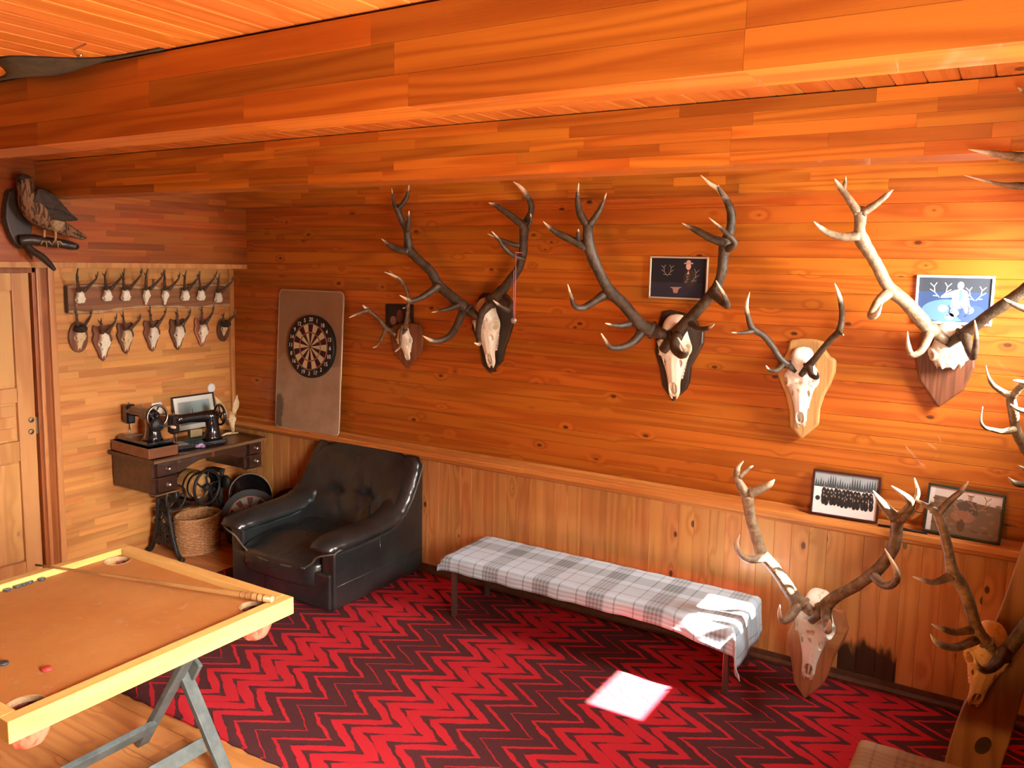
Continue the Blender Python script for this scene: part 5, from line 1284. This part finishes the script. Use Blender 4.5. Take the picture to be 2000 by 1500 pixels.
# pucks
M['puck'] = plain('dark_grey_puck', (0.035, 0.045, 0.055), 0.3, coat=0.3)
M['puck_r'] = plain('red_puck', (0.46, 0.045, 0.035), 0.35)
pk = MB().lathe([(0.0, 0), (0.0145, 0), (0.016, 0.002), (0.016, 0.007), (0.0145, 0.009), (0.010, 0.0085), (0.0, 0.0085)], (0, 0, 0), (0, 0, 1), 24)
pk_d, pk_r = pk.mesh('puck', M['puck']), MB().lathe([(0.0, 0), (0.0145, 0), (0.016, 0.002), (0.016, 0.007), (0.0145, 0.009), (0.0, 0.009)], (0, 0, 0), (0, 0, 1), 24).mesh('puck', M['puck_r'])
row = ['dark puck in the row by the rail, nearest the left edge of the frame', 'second dark puck of the row by the rail', 'middle dark puck of the row of five by the rail', 'fourth dark puck of the row by the rail', 'dark puck lying a little apart at the end of the row, nearest the cue']
for (x, y), lab in zip(((14, 1152), (33, 1145), (46, 1140.5), (57, 1136.5), (81, 1131)), row):
    p = PZ(x, y, tz - 0.023); tag(put('puck', pk_d, None, (p.x, p.y, tz - 0.0278)), lab, 'puck', 'dark pucks on the game table')
p = PZ(7, 1295, tz - 0.023); tag(put('puck', pk_d, None, (p.x, p.y, tz - 0.0278)), 'lone dark puck cut by the left edge of the frame, below the row', 'puck', 'dark pucks on the game table')
p = PZ(91, 1306, tz - 0.023); tag(put('puck', pk_r, None, (p.x, p.y, tz - 0.0278)), 'red puck near the front corner pocket of the game table', 'puck')

# ------------------------------------------------------------------ treadle sewing table
M['mahog'] = wood('dark_mahogany', (0.055, 0.022, 0.013), (0.028, 0.011, 0.007), 1, 1.0, 16, 3, 0, 0.25, 0.1, 0.4)
M['mahog_l'] = wood('red_brown_case', (0.17, 0.055, 0.024), (0.11, 0.034, 0.015), 1, 1.0, 16, 3, 0, 0.3, 0.1, 0.3)
M['edge_w'] = wood('worn_table_edge', (0.17, 0.095, 0.040), (0.11, 0.055, 0.022), 1, 1.0, 16, 3, 0, 0.35, 0.1, 0.2)
sx0, sx1, sy0, sy1, sz = -5.285, -4.775, 3.305, 4.255, 0.79
st = thing('sewing_table', ((sx0 + sx1) / 2, (sy0 + sy1) / 2, 0.0), 'dark treadle sewing table with small drawers and iron legs in the corner', 'sewing table')
MB().box(((sx0 + sx1) / 2, (sy0 + sy1) / 2, sz - 0.013), (sx1 - sx0, sy1 - sy0, 0.026)).build('table_top', M['mahog'], st, 0.005)
MB().box((sx1 + 0.001, (sy0 + sy1) / 2, sz - 0.016), (0.008, sy1 - sy0, 0.020)).build('edge_strip', M['edge_w'], st, 0.002)
MB().box(((sx0 + sx1) / 2 + 0.02, 3.74, sz + 0.003), (0.30, 0.03, 0.004)).build('lid_seam', M['edge_w'], st)
for y0, y1, z0 in ((3.33, 3.505, 0.545), (4.095, 4.235, 0.565)):
    MB().box(((sx0 + sx1) / 2 - 0.02, (y0 + y1) / 2, (z0 + sz - 0.026) / 2), (sx1 - sx0 - 0.08, y1 - y0, sz - 0.026 - z0)).build('drawer_case', M['mahog'], st, 0.004)
    h = (sz - 0.03 - z0) / 2
    for i in range(2):
        zc = z0 + h * (i + 0.5) + 0.002
        d = MB().box((sx1 - 0.045, (y0 + y1) / 2 + 0.008, zc), (0.035, y1 - y0 - 0.028, h - 0.014)).build('drawer', M['mahog'], st, 0.004)
        MB().lathe([(0.017, 0), (0.017, 0.003), (0.006, 0.005), (0.006, 0.012), (0.014, 0.020), (0.012, 0.028), (0.0, 0.030)], (sx1 - 0.0275, (y0 + y1) / 2 + 0.01, zc), (1, 0, 0), 18).build('knob', M['steel'], d)
    MB().box((sx1 - 0.05, (y0 + y1) / 2, z0 - 0.004), (0.06, y1 - y0 + 0.012, 0.010)).build('case_moulding', M['edge_w'], st, 0.003)
    MB().box((sx1 - 0.05, (y0 + y1) / 2, z0 + h), (0.052, y1 - y0 + 0.004, 0.006)).build('case_moulding', M['mahog'], st, 0.002)
ap = [(3.505, 0.764), (3.505, 0.66), (3.56, 0.665), (3.62, 0.69), (3.70, 0.712), (3.80, 0.716), (3.90, 0.712), (3.98, 0.69), (4.04, 0.665), (4.095, 0.66), (4.095, 0.764)]
MB().prism([Vector((sx1 - 0.05, y, z)) for y, z in ap], (-0.018, 0, 0)).build('apron', M['mahog'], st)
MB().box((sx1 - 0.045, 3.80, 0.74), (0.02, 0.02, 0.045)).build('apron_block', M['mahog_l'], st)
def curl(c, r, turns, a0, pl, n=26, w=0.006, sg=1):
    pts = []
    for i in range(n):
        t = i / (n - 1); a = a0 + sg * turns * 2 * math.pi * t; rr = r * (1 - 0.8 * t)
        pts.append(Vector((c[0] + rr * math.cos(a), pl, c[1] + rr * math.sin(a))))
    return pts
for y in (3.575, 4.02):
    lg = MB()
    xa, xb = -5.215, -4.93
    lg.bar((xa + 0.10, y, 0.545), (xb - 0.06, y, 0.545), 0.05, 0.02)
    lg.bar((xa + 0.02, y, 0.46), (xb - 0.02, y, 0.46), 0.02, 0.085)
    lg.lathe([(0.0, -0.012), (0.05, -0.012), (0.05, 0.012), (0.0, 0.012)], (xb - 0.03, y, 0.465), (0, 1, 0), 16)
    lg.lathe([(0.0, -0.012), (0.05, -0.012), (0.05, 0.012), (0.0, 0.012)], (xa + 0.04, y, 0.465), (0, 1, 0), 16)
    for s, xx in ((1, xb), (-1, xa)):
        lg.tube(spline([(xx - s * 0.06, y, 0.545), (xx - s * 0.085, y, 0.40), (xx - s * 0.07, y, 0.25), (xx - s * 0.02, y, 0.08), (xx + s * 0.025, y, 0.016), (xx + s * 0.06, y, 0.014)], 5), [0.016] * 26, 8)
    for k2 in range(4):
        zc = 0.38 - 0.085 * k2; wv = 0.055 + 0.012 * k2
        for s in (-1, 1):
            lg.tube(curl(((xa + xb) / 2 + s * wv * 0.75, zc), wv * 0.72, 1.5, math.pi / 2, y, 22, sg=s), 0.007, 6)
            lg.tube([((xa + xb) / 2 + s * wv * 1.6, y, zc - 0.05), ((xa + xb) / 2, y, zc + 0.03)], 0.007, 6)
    lg.bar((xa + 0.02, y, 0.10), (xb - 0.02, y, 0.10), 0.016, 0.03)
    lg.build('iron_leg', M['iron'], st)
MB().box((-5.14, 3.80, 0.318), (0.16, 0.43, 0.016)).build('lower_shelf', M['mahog'], st)
def wheel(c, R, ax, spokes, mat_b, rim=0.012, wid=1.0):
    g = MB(); c = Vector(c); ax = Vector(ax).normalized(); a, b = frame_of(ax, Vector((0.1, 0.2, 1)))
    g.tube([c + (a * math.cos(2 * math.pi * i / 32) + b * math.sin(2 * math.pi * i / 32)) * R for i in range(32)], rim, 8, loop=True)
    for i in range(spokes):
        an = 2 * math.pi * i / spokes + 0.3; d = a * math.cos(an) + b * math.sin(an); e = ax.cross(d)
        g.tube([c + d * 0.012, c + d * R * 0.5 + e * R * 0.12, c + d * R], [rim * 0.75, rim * 0.55, rim * 0.65], 6)
    g.lathe([(0.0, -rim * 1.4), (R * 0.2, -rim * 1.4), (R * 0.2, rim * 1.4), (0.0, rim * 1.4)], c, ax, 14)
    return g
wheel((-4.975, 3.87, 0.455), 0.125, (1, 0.15, 0), 5, None, 0.011).build('drive_wheel', M['iron'], st)
wheel((-4.985, 3.615, 0.435), 0.085, (1, 0.1, 0), 5, None, 0.008).build('belt_wheel', M['iron'], st)

# small keg and old dartboards stored under the table
M['keg'] = wood('keg_staves', (0.55, 0.27, 0.09), (0.40, 0.17, 0.05), 0, 1, 16, 3, 0, 0.4, 0.1, 0.2)
kg = thing('keg', (-5.14, 3.86, 0.327), 'small wooden keg with black hoops lying behind the treadle wheel', 'keg')
for i in range(16):
    a0, a1 = 2 * math.pi * i / 16, 2 * math.pi * (i + 0.96) / 16; rings = []
    for xx, r in ((-0.10, 0.092), (-0.05, 0.104), (0.0, 0.108), (0.05, 0.104), (0.10, 0.092)):
        rings.append([Vector((-5.14 + xx, 3.86 + rr * math.cos(a), 0.455 + rr * math.sin(a))) for rr, a in ((r, a0), (r, a1), (r - 0.012, a1), (r - 0.012, a0))])
    MB().loft(rings, True, False).build('stave', M['keg'], kg)
for xx, r in ((-0.085, 0.0965), (-0.045, 0.1055), (0.045, 0.1055), (0.085, 0.0965)):
    MB().lathe([(r, -0.009), (r + 0.002, -0.009), (r + 0.002, 0.009), (r, 0.009)], (-5.14 + xx, 3.86, 0.455), (1, 0, 0), 28, ring=True).build('hoop', M['iron'], kg)
MB().lathe([(0.0, -0.004), (0.084, -0.004), (0.084, 0.004), (0.0, 0.004)], (-5.05, 3.86, 0.455), (1, 0, 0), 24).build('head', M['keg'], kg)
MB().lathe([(0.0, -0.004), (0.084, -0.004), (0.084, 0.004), (0.0, 0.004)], (-5.23, 3.86, 0.455), (1, 0, 0), 24).build('head', M['keg'], kg)
MB().box((-5.14, 3.86, 0.337), (0.16, 0.12, 0.019)).build('rest', M['mahog'], kg)
dset = [((470, 985), 4.08, -4.80, 0.19, 'old dark dartboard with grey sectors leaning in front, under the table end', math.radians(78), -0.22),
        ((512, 972), 4.20, -4.72, 0.18, 'old reddish dartboard leaning behind the black one by the armchair', math.radians(40), -0.26)]
M['ringm'] = plain('steel_ring', (0.25, 0.24, 0.22), 0.3, 0.9)
d1 = thing('dartboard', (-4.74, 4.06, 0.222), 'old dark dartboard with grey sectors leaning under the sewing table', 'dartboard', 'old dartboards under the table', (-0.25, 0, math.radians(48)))
dartboard(d1, 0.205, True, False)
d2 = thing('dartboard', (-4.53, 4.28, 0.215), 'old dartboard with reddish sectors leaning on the wainscot behind the armchair', 'dartboard', 'old dartboards under the table', (-0.25, 0, math.radians(20)))
dartboard(d2, 0.205, True, False)
rg = thing('hoop', (-4.93, 4.235, 0.31), 'black round tray with a pale rim standing behind the old dartboards', 'tray', None, (-0.12, 0, math.radians(25)))
put('disc', MB().lathe([(0.0, 0), (0.155, 0), (0.170, -0.012), (0.174, -0.012), (0.158, 0.006), (0.0, 0.006)], (0, 0, 0), (0, 1, 0), 36).mesh('disc', M['enamel']), rg)
put('rim', MB().tube([(0.174 * math.cos(2 * math.pi * i / 36), -0.012, 0.174 * math.sin(2 * math.pi * i / 36)) for i in range(36)], 0.004, 6, loop=True).mesh('rim', M['edge']), rg)

# wicker basket
def wicker_mat():
    g = NT('wicker'); p = g.obj(); n = g.noise(p, 60.0, 3.0)
    c = g.mix(g.ramp(n, 0.3, 0.7), (0.36, 0.16, 0.060, 1), (0.56, 0.29, 0.125, 1)); return g.out(c, 0.5, 0.3)
M['wicker'] = wicker_mat()
bk = thing('wicker_basket', (-5.0, 3.80, 0.0), 'round wicker basket with a thin handle under the sewing table', 'basket', None, (0, 0, math.radians(12)))
NS, NR = 30, 25; rings = []
def bk_r(z): return 1.0 + 0.10 * math.sin(min(1, z / 0.20) * math.pi * 0.6) - 0.04 * max(0, (z - 0.2) / 0.08)
def bk_pt(a, z, off): 
    r = bk_r(z); return Vector(((0.125 * r + off) * math.cos(a), (0.165 * r + off) * math.sin(a), z))
body = MB()
for k2 in range(NR):
    z = 0.008 + 0.250 * k2 / (NR - 1)
    if 0.150 < z < 0.168: continue
    body.tube([bk_pt(2 * math.pi * i / (NS * 2), z, 0.0050 * (1 if (i // 2 + k2) % 2 else -1) * (1 if i % 2 else 0.2)) for i in range(NS * 2)], 0.0056, 5, loop=True)
o = put('weave', body.mesh('weave', M['wicker']), bk); o['kind'] = 'stuff'
for k2 in (0.155, 0.163):
    put('braid_band', MB().tube([bk_pt(2 * math.pi * i / 60, k2 + 0.004 * math.sin(i * 1.57), 0.005) for i in range(60)], 0.0055, 6, loop=True).mesh('braid_band', M['wicker']), bk)
me = MB().tube([(0, 0, 0), (0, 0, 0.26)], 0.0035, 5).mesh('stake', M['wicker'])
for i in range(NS):
    a = 2 * math.pi * (i + 0.5) / NS
    pth = [bk_pt(a, 0.26 * j / 6, -0.001) for j in range(7)]
    put('stake', MB().tube(pth, 0.0036, 5).mesh('stake', M['wicker']), bk)
put('rim', MB().tube([bk_pt(2 * math.pi * i / 60, 0.262 + 0.003 * math.sin(i * 2.1), 0.001) for i in range(60)], 0.009, 8, loop=True).mesh('rim', M['wicker']), bk)
put('base', MB().lathe([(0.0, 0.002), (0.12, 0.002), (0.12, 0.01), (0.0, 0.01)], (0, 0, 0), (0, 0, 1), 28).mesh('base', M['wicker']), bk, None, None, (1.0, 1.3, 1.0))
put('handle', MB().tube([Vector((0.04 + 0.10 * math.sin(math.pi * i / 20), 0.172 * math.cos(math.pi * i / 20), 0.255 + 0.012 * math.sin(math.pi * i / 20))) for i in range(21)], 0.005, 8).mesh('handle', M['bark']), bk)

# sewing machines
def sewing_machine(t, crank):
    """local: arm along +x from the needle head (x 0) to the handwheel (x 0.34); bed on z 0"""
    def P_(name, b, mat, bev=0.0, parent=t):
        o = put(name, b.mesh(name, mat), parent)
        if bev:
            m_ = o.modifiers.new('bevel', 'BEVEL'); m_.width = bev; m_.segments = 3
        return o
    P_('bed', MB().box((0.165, 0, 0.014), (0.37, 0.165, 0.028)), M['enamel'], 0.006)
    P_('slide_plate', MB().box((0.03, 0, 0.029), (0.085, 0.10, 0.003)), M['steel'])
    rings = []
    for z, hx, hy, cx_ in ((0.026, 0.075, 0.068, 0.275), (0.05, 0.060, 0.054, 0.278), (0.11, 0.048, 0.044, 0.280), (0.17, 0.048, 0.042, 0.276), (0.205, 0.050, 0.044, 0.268), (0.236, 0.030, 0.026, 0.266)):
        rings.append([Vector((cx_ + hx * math.cos(2 * math.pi * j / 20), hy * math.sin(2 * math.pi * j / 20), z)) for j in range(20)])
    P_('pillar', MB().loft(rings, True, True), M['enamel'])
    rings = []
    for x, ry, rz, zc in ((0.0, 0.034, 0.040, 0.196), (0.05, 0.028, 0.034, 0.198), (0.12, 0.028, 0.034, 0.200), (0.20, 0.034, 0.040, 0.198), (0.27, 0.042, 0.046, 0.194), (0.315, 0.036, 0.036, 0.192)):
        rings.append([Vector((x, ry * math.cos(2 * math.pi * j / 18), zc + rz * math.sin(2 * math.pi * j / 18))) for j in range(18)])
    P_('arm', MB().loft(rings, True, True), M['enamel'])
    P_('head', MB().box((-0.006, 0, 0.172), (0.060, 0.062, 0.135)), M['enamel'], 0.012)
    P_('face_plate', MB().box((-0.037, 0, 0.172), (0.003, 0.048, 0.115)), M['iron'], 0.001)
    nb_ = MB(); nb_.tube([(-0.006, 0, 0.25), (-0.006, 0, 0.06)], 0.004, 8); nb_.tube([(-0.006, 0, 0.06), (-0.006, 0, 0.030)], 0.0013, 6); nb_.tube([(0.010, 0, 0.12), (0.010, 0, 0.036)], 0.003, 8); nb_.box((0.008, 0, 0.034), (0.012, 0.022, 0.004))
    P_('needle_bar', nb_, M['steel'])
    P_('spool_pin', MB().tube([(0.17, 0, 0.23), (0.17, 0, 0.275)], 0.002, 6), M['steel'])
    w_ = P_('handwheel', wheel((0.338, 0, 0.195), 0.072, (1, 0, 0), 5, None, 0.009), M['enamel'])
    P_('wheel_rim', MB().tube([(0.345, 0.072 * math.cos(2 * math.pi * i / 32), 0.195 + 0.072 * math.sin(2 * math.pi * i / 32)) for i in range(32)], 0.0045, 6, loop=True), M['steel'], 0, w_)
    if crank:
        c_ = MB(); c_.lathe([(0.0, -0.015), (0.045, -0.015), (0.05, 0.0), (0.04, 0.015), (0.0, 0.02)], (0.372, -0.02, 0.145), (1, 0, 0), 20); c_.bar((0.385, -0.02, 0.145), (0.395, 0.06, 0.125), 0.012, 0.010)
        P_('crank', c_, M['iron'])
        P_('crank_handle', MB().lathe([(0.008, 0), (0.011, 0.02), (0.008, 0.05), (0.0, 0.052)], (0.398, 0.06, 0.125), (1, 0, 0), 12), M['bone'])
    else:
        P_('motor_box', MB().box((0.12, -0.052, 0.10), (0.09, 0.045, 0.055)), M['brass'], 0.005)
m1 = thing('sewing_machine', (-5.20, 3.425, sz + 0.075), 'black hand-crank sewing machine on a wooden base at the left end of the sewing table', 'sewing machine', 'sewing machines', (0, 0, math.radians(-4)))
sewing_machine(m1, True)
bs = MB().box((0.175, 0, -0.036), (0.46, 0.215, 0.070)); o = put('wooden_base', bs.mesh('wooden_base', M['mahog_l']), m1)
bv = o.modifiers.new('bevel', 'BEVEL'); bv.width = 0.005; bv.segments = 2
o = put('base_moulding', MB().box((0.175, 0, -0.004), (0.47, 0.225, 0.006)).mesh('base_moulding', M['edge_w']), m1)
m2 = thing('sewing_machine', (-4.955, 3.60, sz + 0.006), 'black sewing machine with a spoked handwheel in front of the framed forest print', 'sewing machine', 'sewing machines', (0, 0, math.radians(80)))
sewing_machine(m2, False)
# things at the back of the sewing table
def px_quad(pts, xs): return [PX(x, y, X) for (x, y), X in zip(pts, xs)]
framed('framed_print', 'forest print with a wide pale border in a black frame leaning on the left wall', px_quad([(333, 777), (415, 765), (427, 832), (345, 846)], (-5.285, -5.285, -5.235, -5.235)), 0.014, M['fr_black'], 0.012, forest, 0.035, (0.74, 0.74, 0.66))
p = PX(412, 757.5, LEFT_X); wp = thing('wall_plate', (LEFT_X, p.y, p.z), 'round white plastic cover on the left wall above the forest print', 'wall cover')
MB().lathe([(0.036, 0.0), (0.036, 0.006), (0.030, 0.012), (0.0, 0.014)], (LEFT_X, p.y, p.z), (1, 0, 0), 28).build('cover', plain('white_plastic', (0.78, 0.76, 0.70), 0.4), wp)
M['white'] = plain('white_enamel_socket', (0.75, 0.74, 0.68), 0.35)
p = PX(305, 797, LEFT_X); so = thing('wall_socket', (LEFT_X, p.y, p.z), 'white square wall socket behind the hand-crank sewing machine', 'socket')
MB().box((LEFT_X + 0.006, p.y, p.z), (0.012, 0.085, 0.085)).build('plate', M['white'], so, 0.004)
MB().lathe([(0.030, 0), (0.030, 0.004), (0.022, 0.002), (0.0, 0.002)], (LEFT_X + 0.011, p.y, p.z), (1, 0, 0), 24).build('insert', M['white'], so)
for s in (-1, 1): MB().lathe([(0.003, 0), (0.003, 0.001), (0, 0.001)], (LEFT_X + 0.0135, p.y + s * 0.010, p.z), (1, 0, 0), 8).build('hole', M['iron'], so)
p = PX(392, 868, -4.83); orn = thing('ornament', (-4.84, p.y, sz), 'small white and purple crumpled ornament at the edge of the sewing table', 'ornament')
M['lilac'] = plain('lilac_cloth', (0.30, 0.18, 0.36), 0.8); M['whitec'] = plain('white_cloth', (0.70, 0.64, 0.66), 0.8)
for i in range(7):
    rr = random.Random(i); MB().puff((-4.84 + rr.uniform(-0.014, 0.014), p.y + rr.uniform(-0.022, 0.022), sz + 0.012 + rr.uniform(0, 0.012)), (0.026, 0.030, 0.022), 0.8, 10, 6).build('tuft', M['whitec'] if i % 2 else M['lilac'], orn)
# pale skull with palmate antlers lying in the corner
c = Vector((-5.06, 4.165, sz + 0.004))
sk = thing('palmate_skull', c, 'pale small skull with two flat upright antlers in the corner of the sewing table', 'skull', None, (0, 0, math.radians(55)))
put('skull', SK_OLD, sk, (0, 0.03, 0.150), (-0.4, 0, 0.15), (0.15, 0.16, 0.15))
for s, tilt, hgt in ((-1, 0.55, 0.19), (1, 0.20, 0.17)):
    pl = [(0.0, 0.0), (0.016, 0.03), (0.026, 0.075), (0.024, 0.12), (0.006, 0.16), (-0.004, 0.19), (-0.012, 0.15), (-0.020, 0.10), (-0.016, 0.05)]
    R = Matrix.Rotation(s * tilt, 3, 'Y') @ Matrix.Rotation(0.15, 3, 'X')
    g = MB(); front_, back_ = [], []
    for x, z in pl: front_.append(R @ Vector((s * x, -0.003 - 0.02 * math.sin(z * 12), z * hgt / 0.19)) + Vector((s * 0.02, 0.02, 0.140)))
    g.prism(front_, (0, 0.008, 0)); o = put('antler', g.mesh('antler', M['bone_old']), sk)
    bv = o.modifiers.new('bevel', 'BEVEL'); bv.width = 0.003; bv.segments = 2
put('jaw', MB().tube([(-0.07, -0.10, 0.008), (-0.04, -0.06, 0.012), (0.0, -0.04, 0.010), (0.05, -0.035, 0.008)], [0.005, 0.009, 0.010, 0.005], 8).mesh('jaw', M['bone_old']), sk)

# ------------------------------------------------------------------ stuffed hawk on its perch
def feather_mat():
    g = NT('streaked_breast_feathers'); p = g.obj()
    n = g.noise(g.scaled(p, (60.0, 60.0, 9.0)), 1.0, 3.0, 0.6, 0.6)
    c = g.mix(g.ramp(n, 0.45, 0.60), (0.25, 0.135, 0.070, 1), (0.060, 0.028, 0.014, 1)); g.bump(n, 0.7, 0.006)
    return g.out(c, 0.85, 0.15)
M['breast'] = feather_mat()
M['wingf'] = plain('dark_wing_feathers', (0.050, 0.030, 0.020), 0.8, var=0.5, vscale=40, bump=0.6)
M['pale_f'] = plain('pale_thigh_feathers', (0.42, 0.27, 0.14), 0.85, var=0.35, vscale=50, bump=0.5)
M['horn'] = plain('yellow_scaled_leg', (0.45, 0.27, 0.10), 0.5)
HX = -4.98
def hp(px, py, w=0.0): return PX(px, py, HX + w)
hk = thing('stuffed_hawk', (BOX_X, 2.66, 2.17), 'stuffed brown hawk with streaked breast on a dark branch perch high on the left wall', 'stuffed bird')
# crescent of dark wood fixed to the lintel
cres = [(12, 395), (17, 372), (30, 368), (33, 385), (40, 402), (52, 416), (63, 428), (64, 448), (62, 462), (58, 478), (50, 486), (40, 485), (28, 474), (17, 452), (10, 425)]
MB().prism([PX(x, y, BOX_X + 0.055) for x, y in cres], (-0.054, 0, 0)).build('back_board', M['pl_black'], hk, 0.012, True, 3)
def limb(pts, w0, w1): 
    sp = spline([(x, y, r) for x, y, r in pts], 4); return [PX(x, y, HX + w0 + (w1 - w0) * i / (len(sp) - 1)) for i, (x, y, r) in enumerate(sp)], [r * 0.0036 for x, y, r in sp]
for pts, w0, w1 in (([(40, 470, 10), (62, 468, 9), (90, 472, 8.5), (120, 476, 8), (140, 480, 7.5), (150, 482, 5)], -0.08, 0.05), ([(52, 478, 6), (64, 490, 5.5), (82, 502, 6), (96, 515, 5), (107, 527, 3)], -0.08, 0.02), ([(55, 486, 4), (60, 496, 3), (62, 507, 1)], -0.08, -0.04)):
    a, b = limb(pts, w0, w1); MB().tube(a, b, 10).build('branch', M['pl_black'], hk)
def bird_body():
    spine = [(46, 343, 5), (47, 348, 10.5), (48, 356, 12.5), (50, 366, 12.5), (53, 376, 14), (58, 389, 18.5), (66, 404, 21), (77, 417, 20.5), (90, 427, 18), (105, 436, 15.5), (120, 445, 12.5), (136, 452, 9.5), (150, 458, 7.5), (162, 463, 5.5), (168, 466, 2)]
    sp = spline(spine, 4); g = MB()
    g.tube([hp(x, y) for x, y, r in sp], [r * 0.0036 for x, y, r in sp], 22)
    return g
bird_body().build('body', M['breast'], hk)
# head cap, eye, beak
h = hp(46, 354); MB().puff(hp(47, 352) , (0.082, 0.086, 0.070), 0.95, 20, 12).build('head_cap', M['wingf'], hk)
MB().tube([hp(39, 356, 0.03), hp(35, 358, 0.035), hp(34, 363, 0.035)], [0.011, 0.008, 0.001], 10).build('beak', M['iron'], hk)
for w_ in (0.036,): MB().puff(hp(42, 352, w_ + 0.006), (0.010, 0.010, 0.010), 1.0, 10, 8).build('eye', M['enamel'], hk)
# folded wing on the seen side: layered feathers, and the far one
wing_pts = [(68, 382, 9), (80, 388, 14), (94, 399, 16), (109, 411, 14), (124, 419, 10), (139, 425, 5), (151, 429, 1.5)]
for w_, nm in ((0.062, 'wing'), (-0.058, 'wing')):
    sp = spline(wing_pts, 4); rings = []
    for i, (x, y, r) in enumerate(sp):
        c = hp(x, y, w_); t0 = hp(*sp[max(i - 1, 0)][:2], w_); t1 = hp(*sp[min(i + 1, len(sp) - 1)][:2], w_); tn = (t1 - t0).normalized(); up = Vector((1, 0, 0)).cross(tn).normalized()
        rings.append([c + up * math.cos(2 * math.pi * j / 16) * r * 1.25 * 0.0036 + Vector((1, 0, 0)) * math.sin(2 * math.pi * j / 16) * 0.012 * min(1, r / 8) for j in range(16)])
    wg = MB().loft(rings, True, True).build(nm, M['wingf'], hk)
    for k2 in range(7):
        a = (88 + 5 * k2, 404 - 2 * k2 + 3 * k2); e = (128 + 4 * k2, 424 + 1.2 * k2 - 3)
        p0_, p1_ = hp(a[0], a[1], w_ * 1.15), hp(min(e[0], 152), min(e[1], 430), w_ * 1.1)
        MB().tube([p0_, p0_.lerp(p1_, 0.5), p1_], [0.010, 0.009, 0.002], 8, squash=0.35).build('flight_feather', M['wingf'], wg)
for k2 in range(5):
    p0_, p1_ = hp(128, 449 + k2 * 1.5, 0.02 - 0.01 * k2), hp(168 - 2 * k2, 465 + 0.5 * k2, 0.03 - 0.015 * k2)
    MB().tube([p0_, p0_.lerp(p1_, 0.6), p1_], [0.010, 0.014, 0.006], 8, squash=0.3).build('tail_feather', M['wingf'], hk)
for (x0, y0), (x1, y1), w_ in (((112, 432), (109, 452), 0.04), ((90, 426), (87, 444), -0.03)):
    MB().tube([hp(x0, y0, w_), hp((x0 + x1) / 2, (y0 + y1) / 2, w_), hp(x1, y1, w_)], [0.042, 0.034, 0.012], 14).build('thigh', M['pale_f'], hk)
    foot = hp(x1 - 1, 472, w_ * 0.6)
    MB().tube([hp(x1, y1 - 2, w_), hp(x1, y1 + 8, w_ * 0.8), foot], [0.008, 0.0065, 0.007], 8).build('leg', M['horn'], hk)
    for dx, dz in ((-0.035, -0.02), (0.0, -0.035), (0.03, -0.02)):
        MB().tube([foot, foot + Vector((0.022, dx * 0.6, 0.002)), foot + Vector((0.030, dx, dz))], [0.006, 0.005, 0.0015], 6).build('toe', M['horn'], hk)

# ------------------------------------------------------------------ added cabinet just outside the frame, there to shade the lower right corner
cb_ = thing('added_shade_cabinet', (0.205, 2.075, 0.0), 'added brown cabinet out of view by the right wall, shading the lower right corner', 'added_shade_cabinet')
MB().box((0.235, 2.075, 0.73), (0.23, 0.35, 1.42)).build('body', M['pl_brown'], cb_, 0.004)
MB().box((0.11, 2.075, 0.74), (0.02, 0.33, 1.34)).build('door', M['pl_brown'], cb_, 0.004)
MB().box((0.228, 2.075, 1.455), (0.255, 0.37, 0.03)).build('top', M['pl_brown'], cb_, 0.004)
for x in (0.15, 0.32):
    for y in (1.93, 2.22): MB().box((x, y, 0.01), (0.04, 0.04, 0.02)).build('foot', M['iron'], cb_)
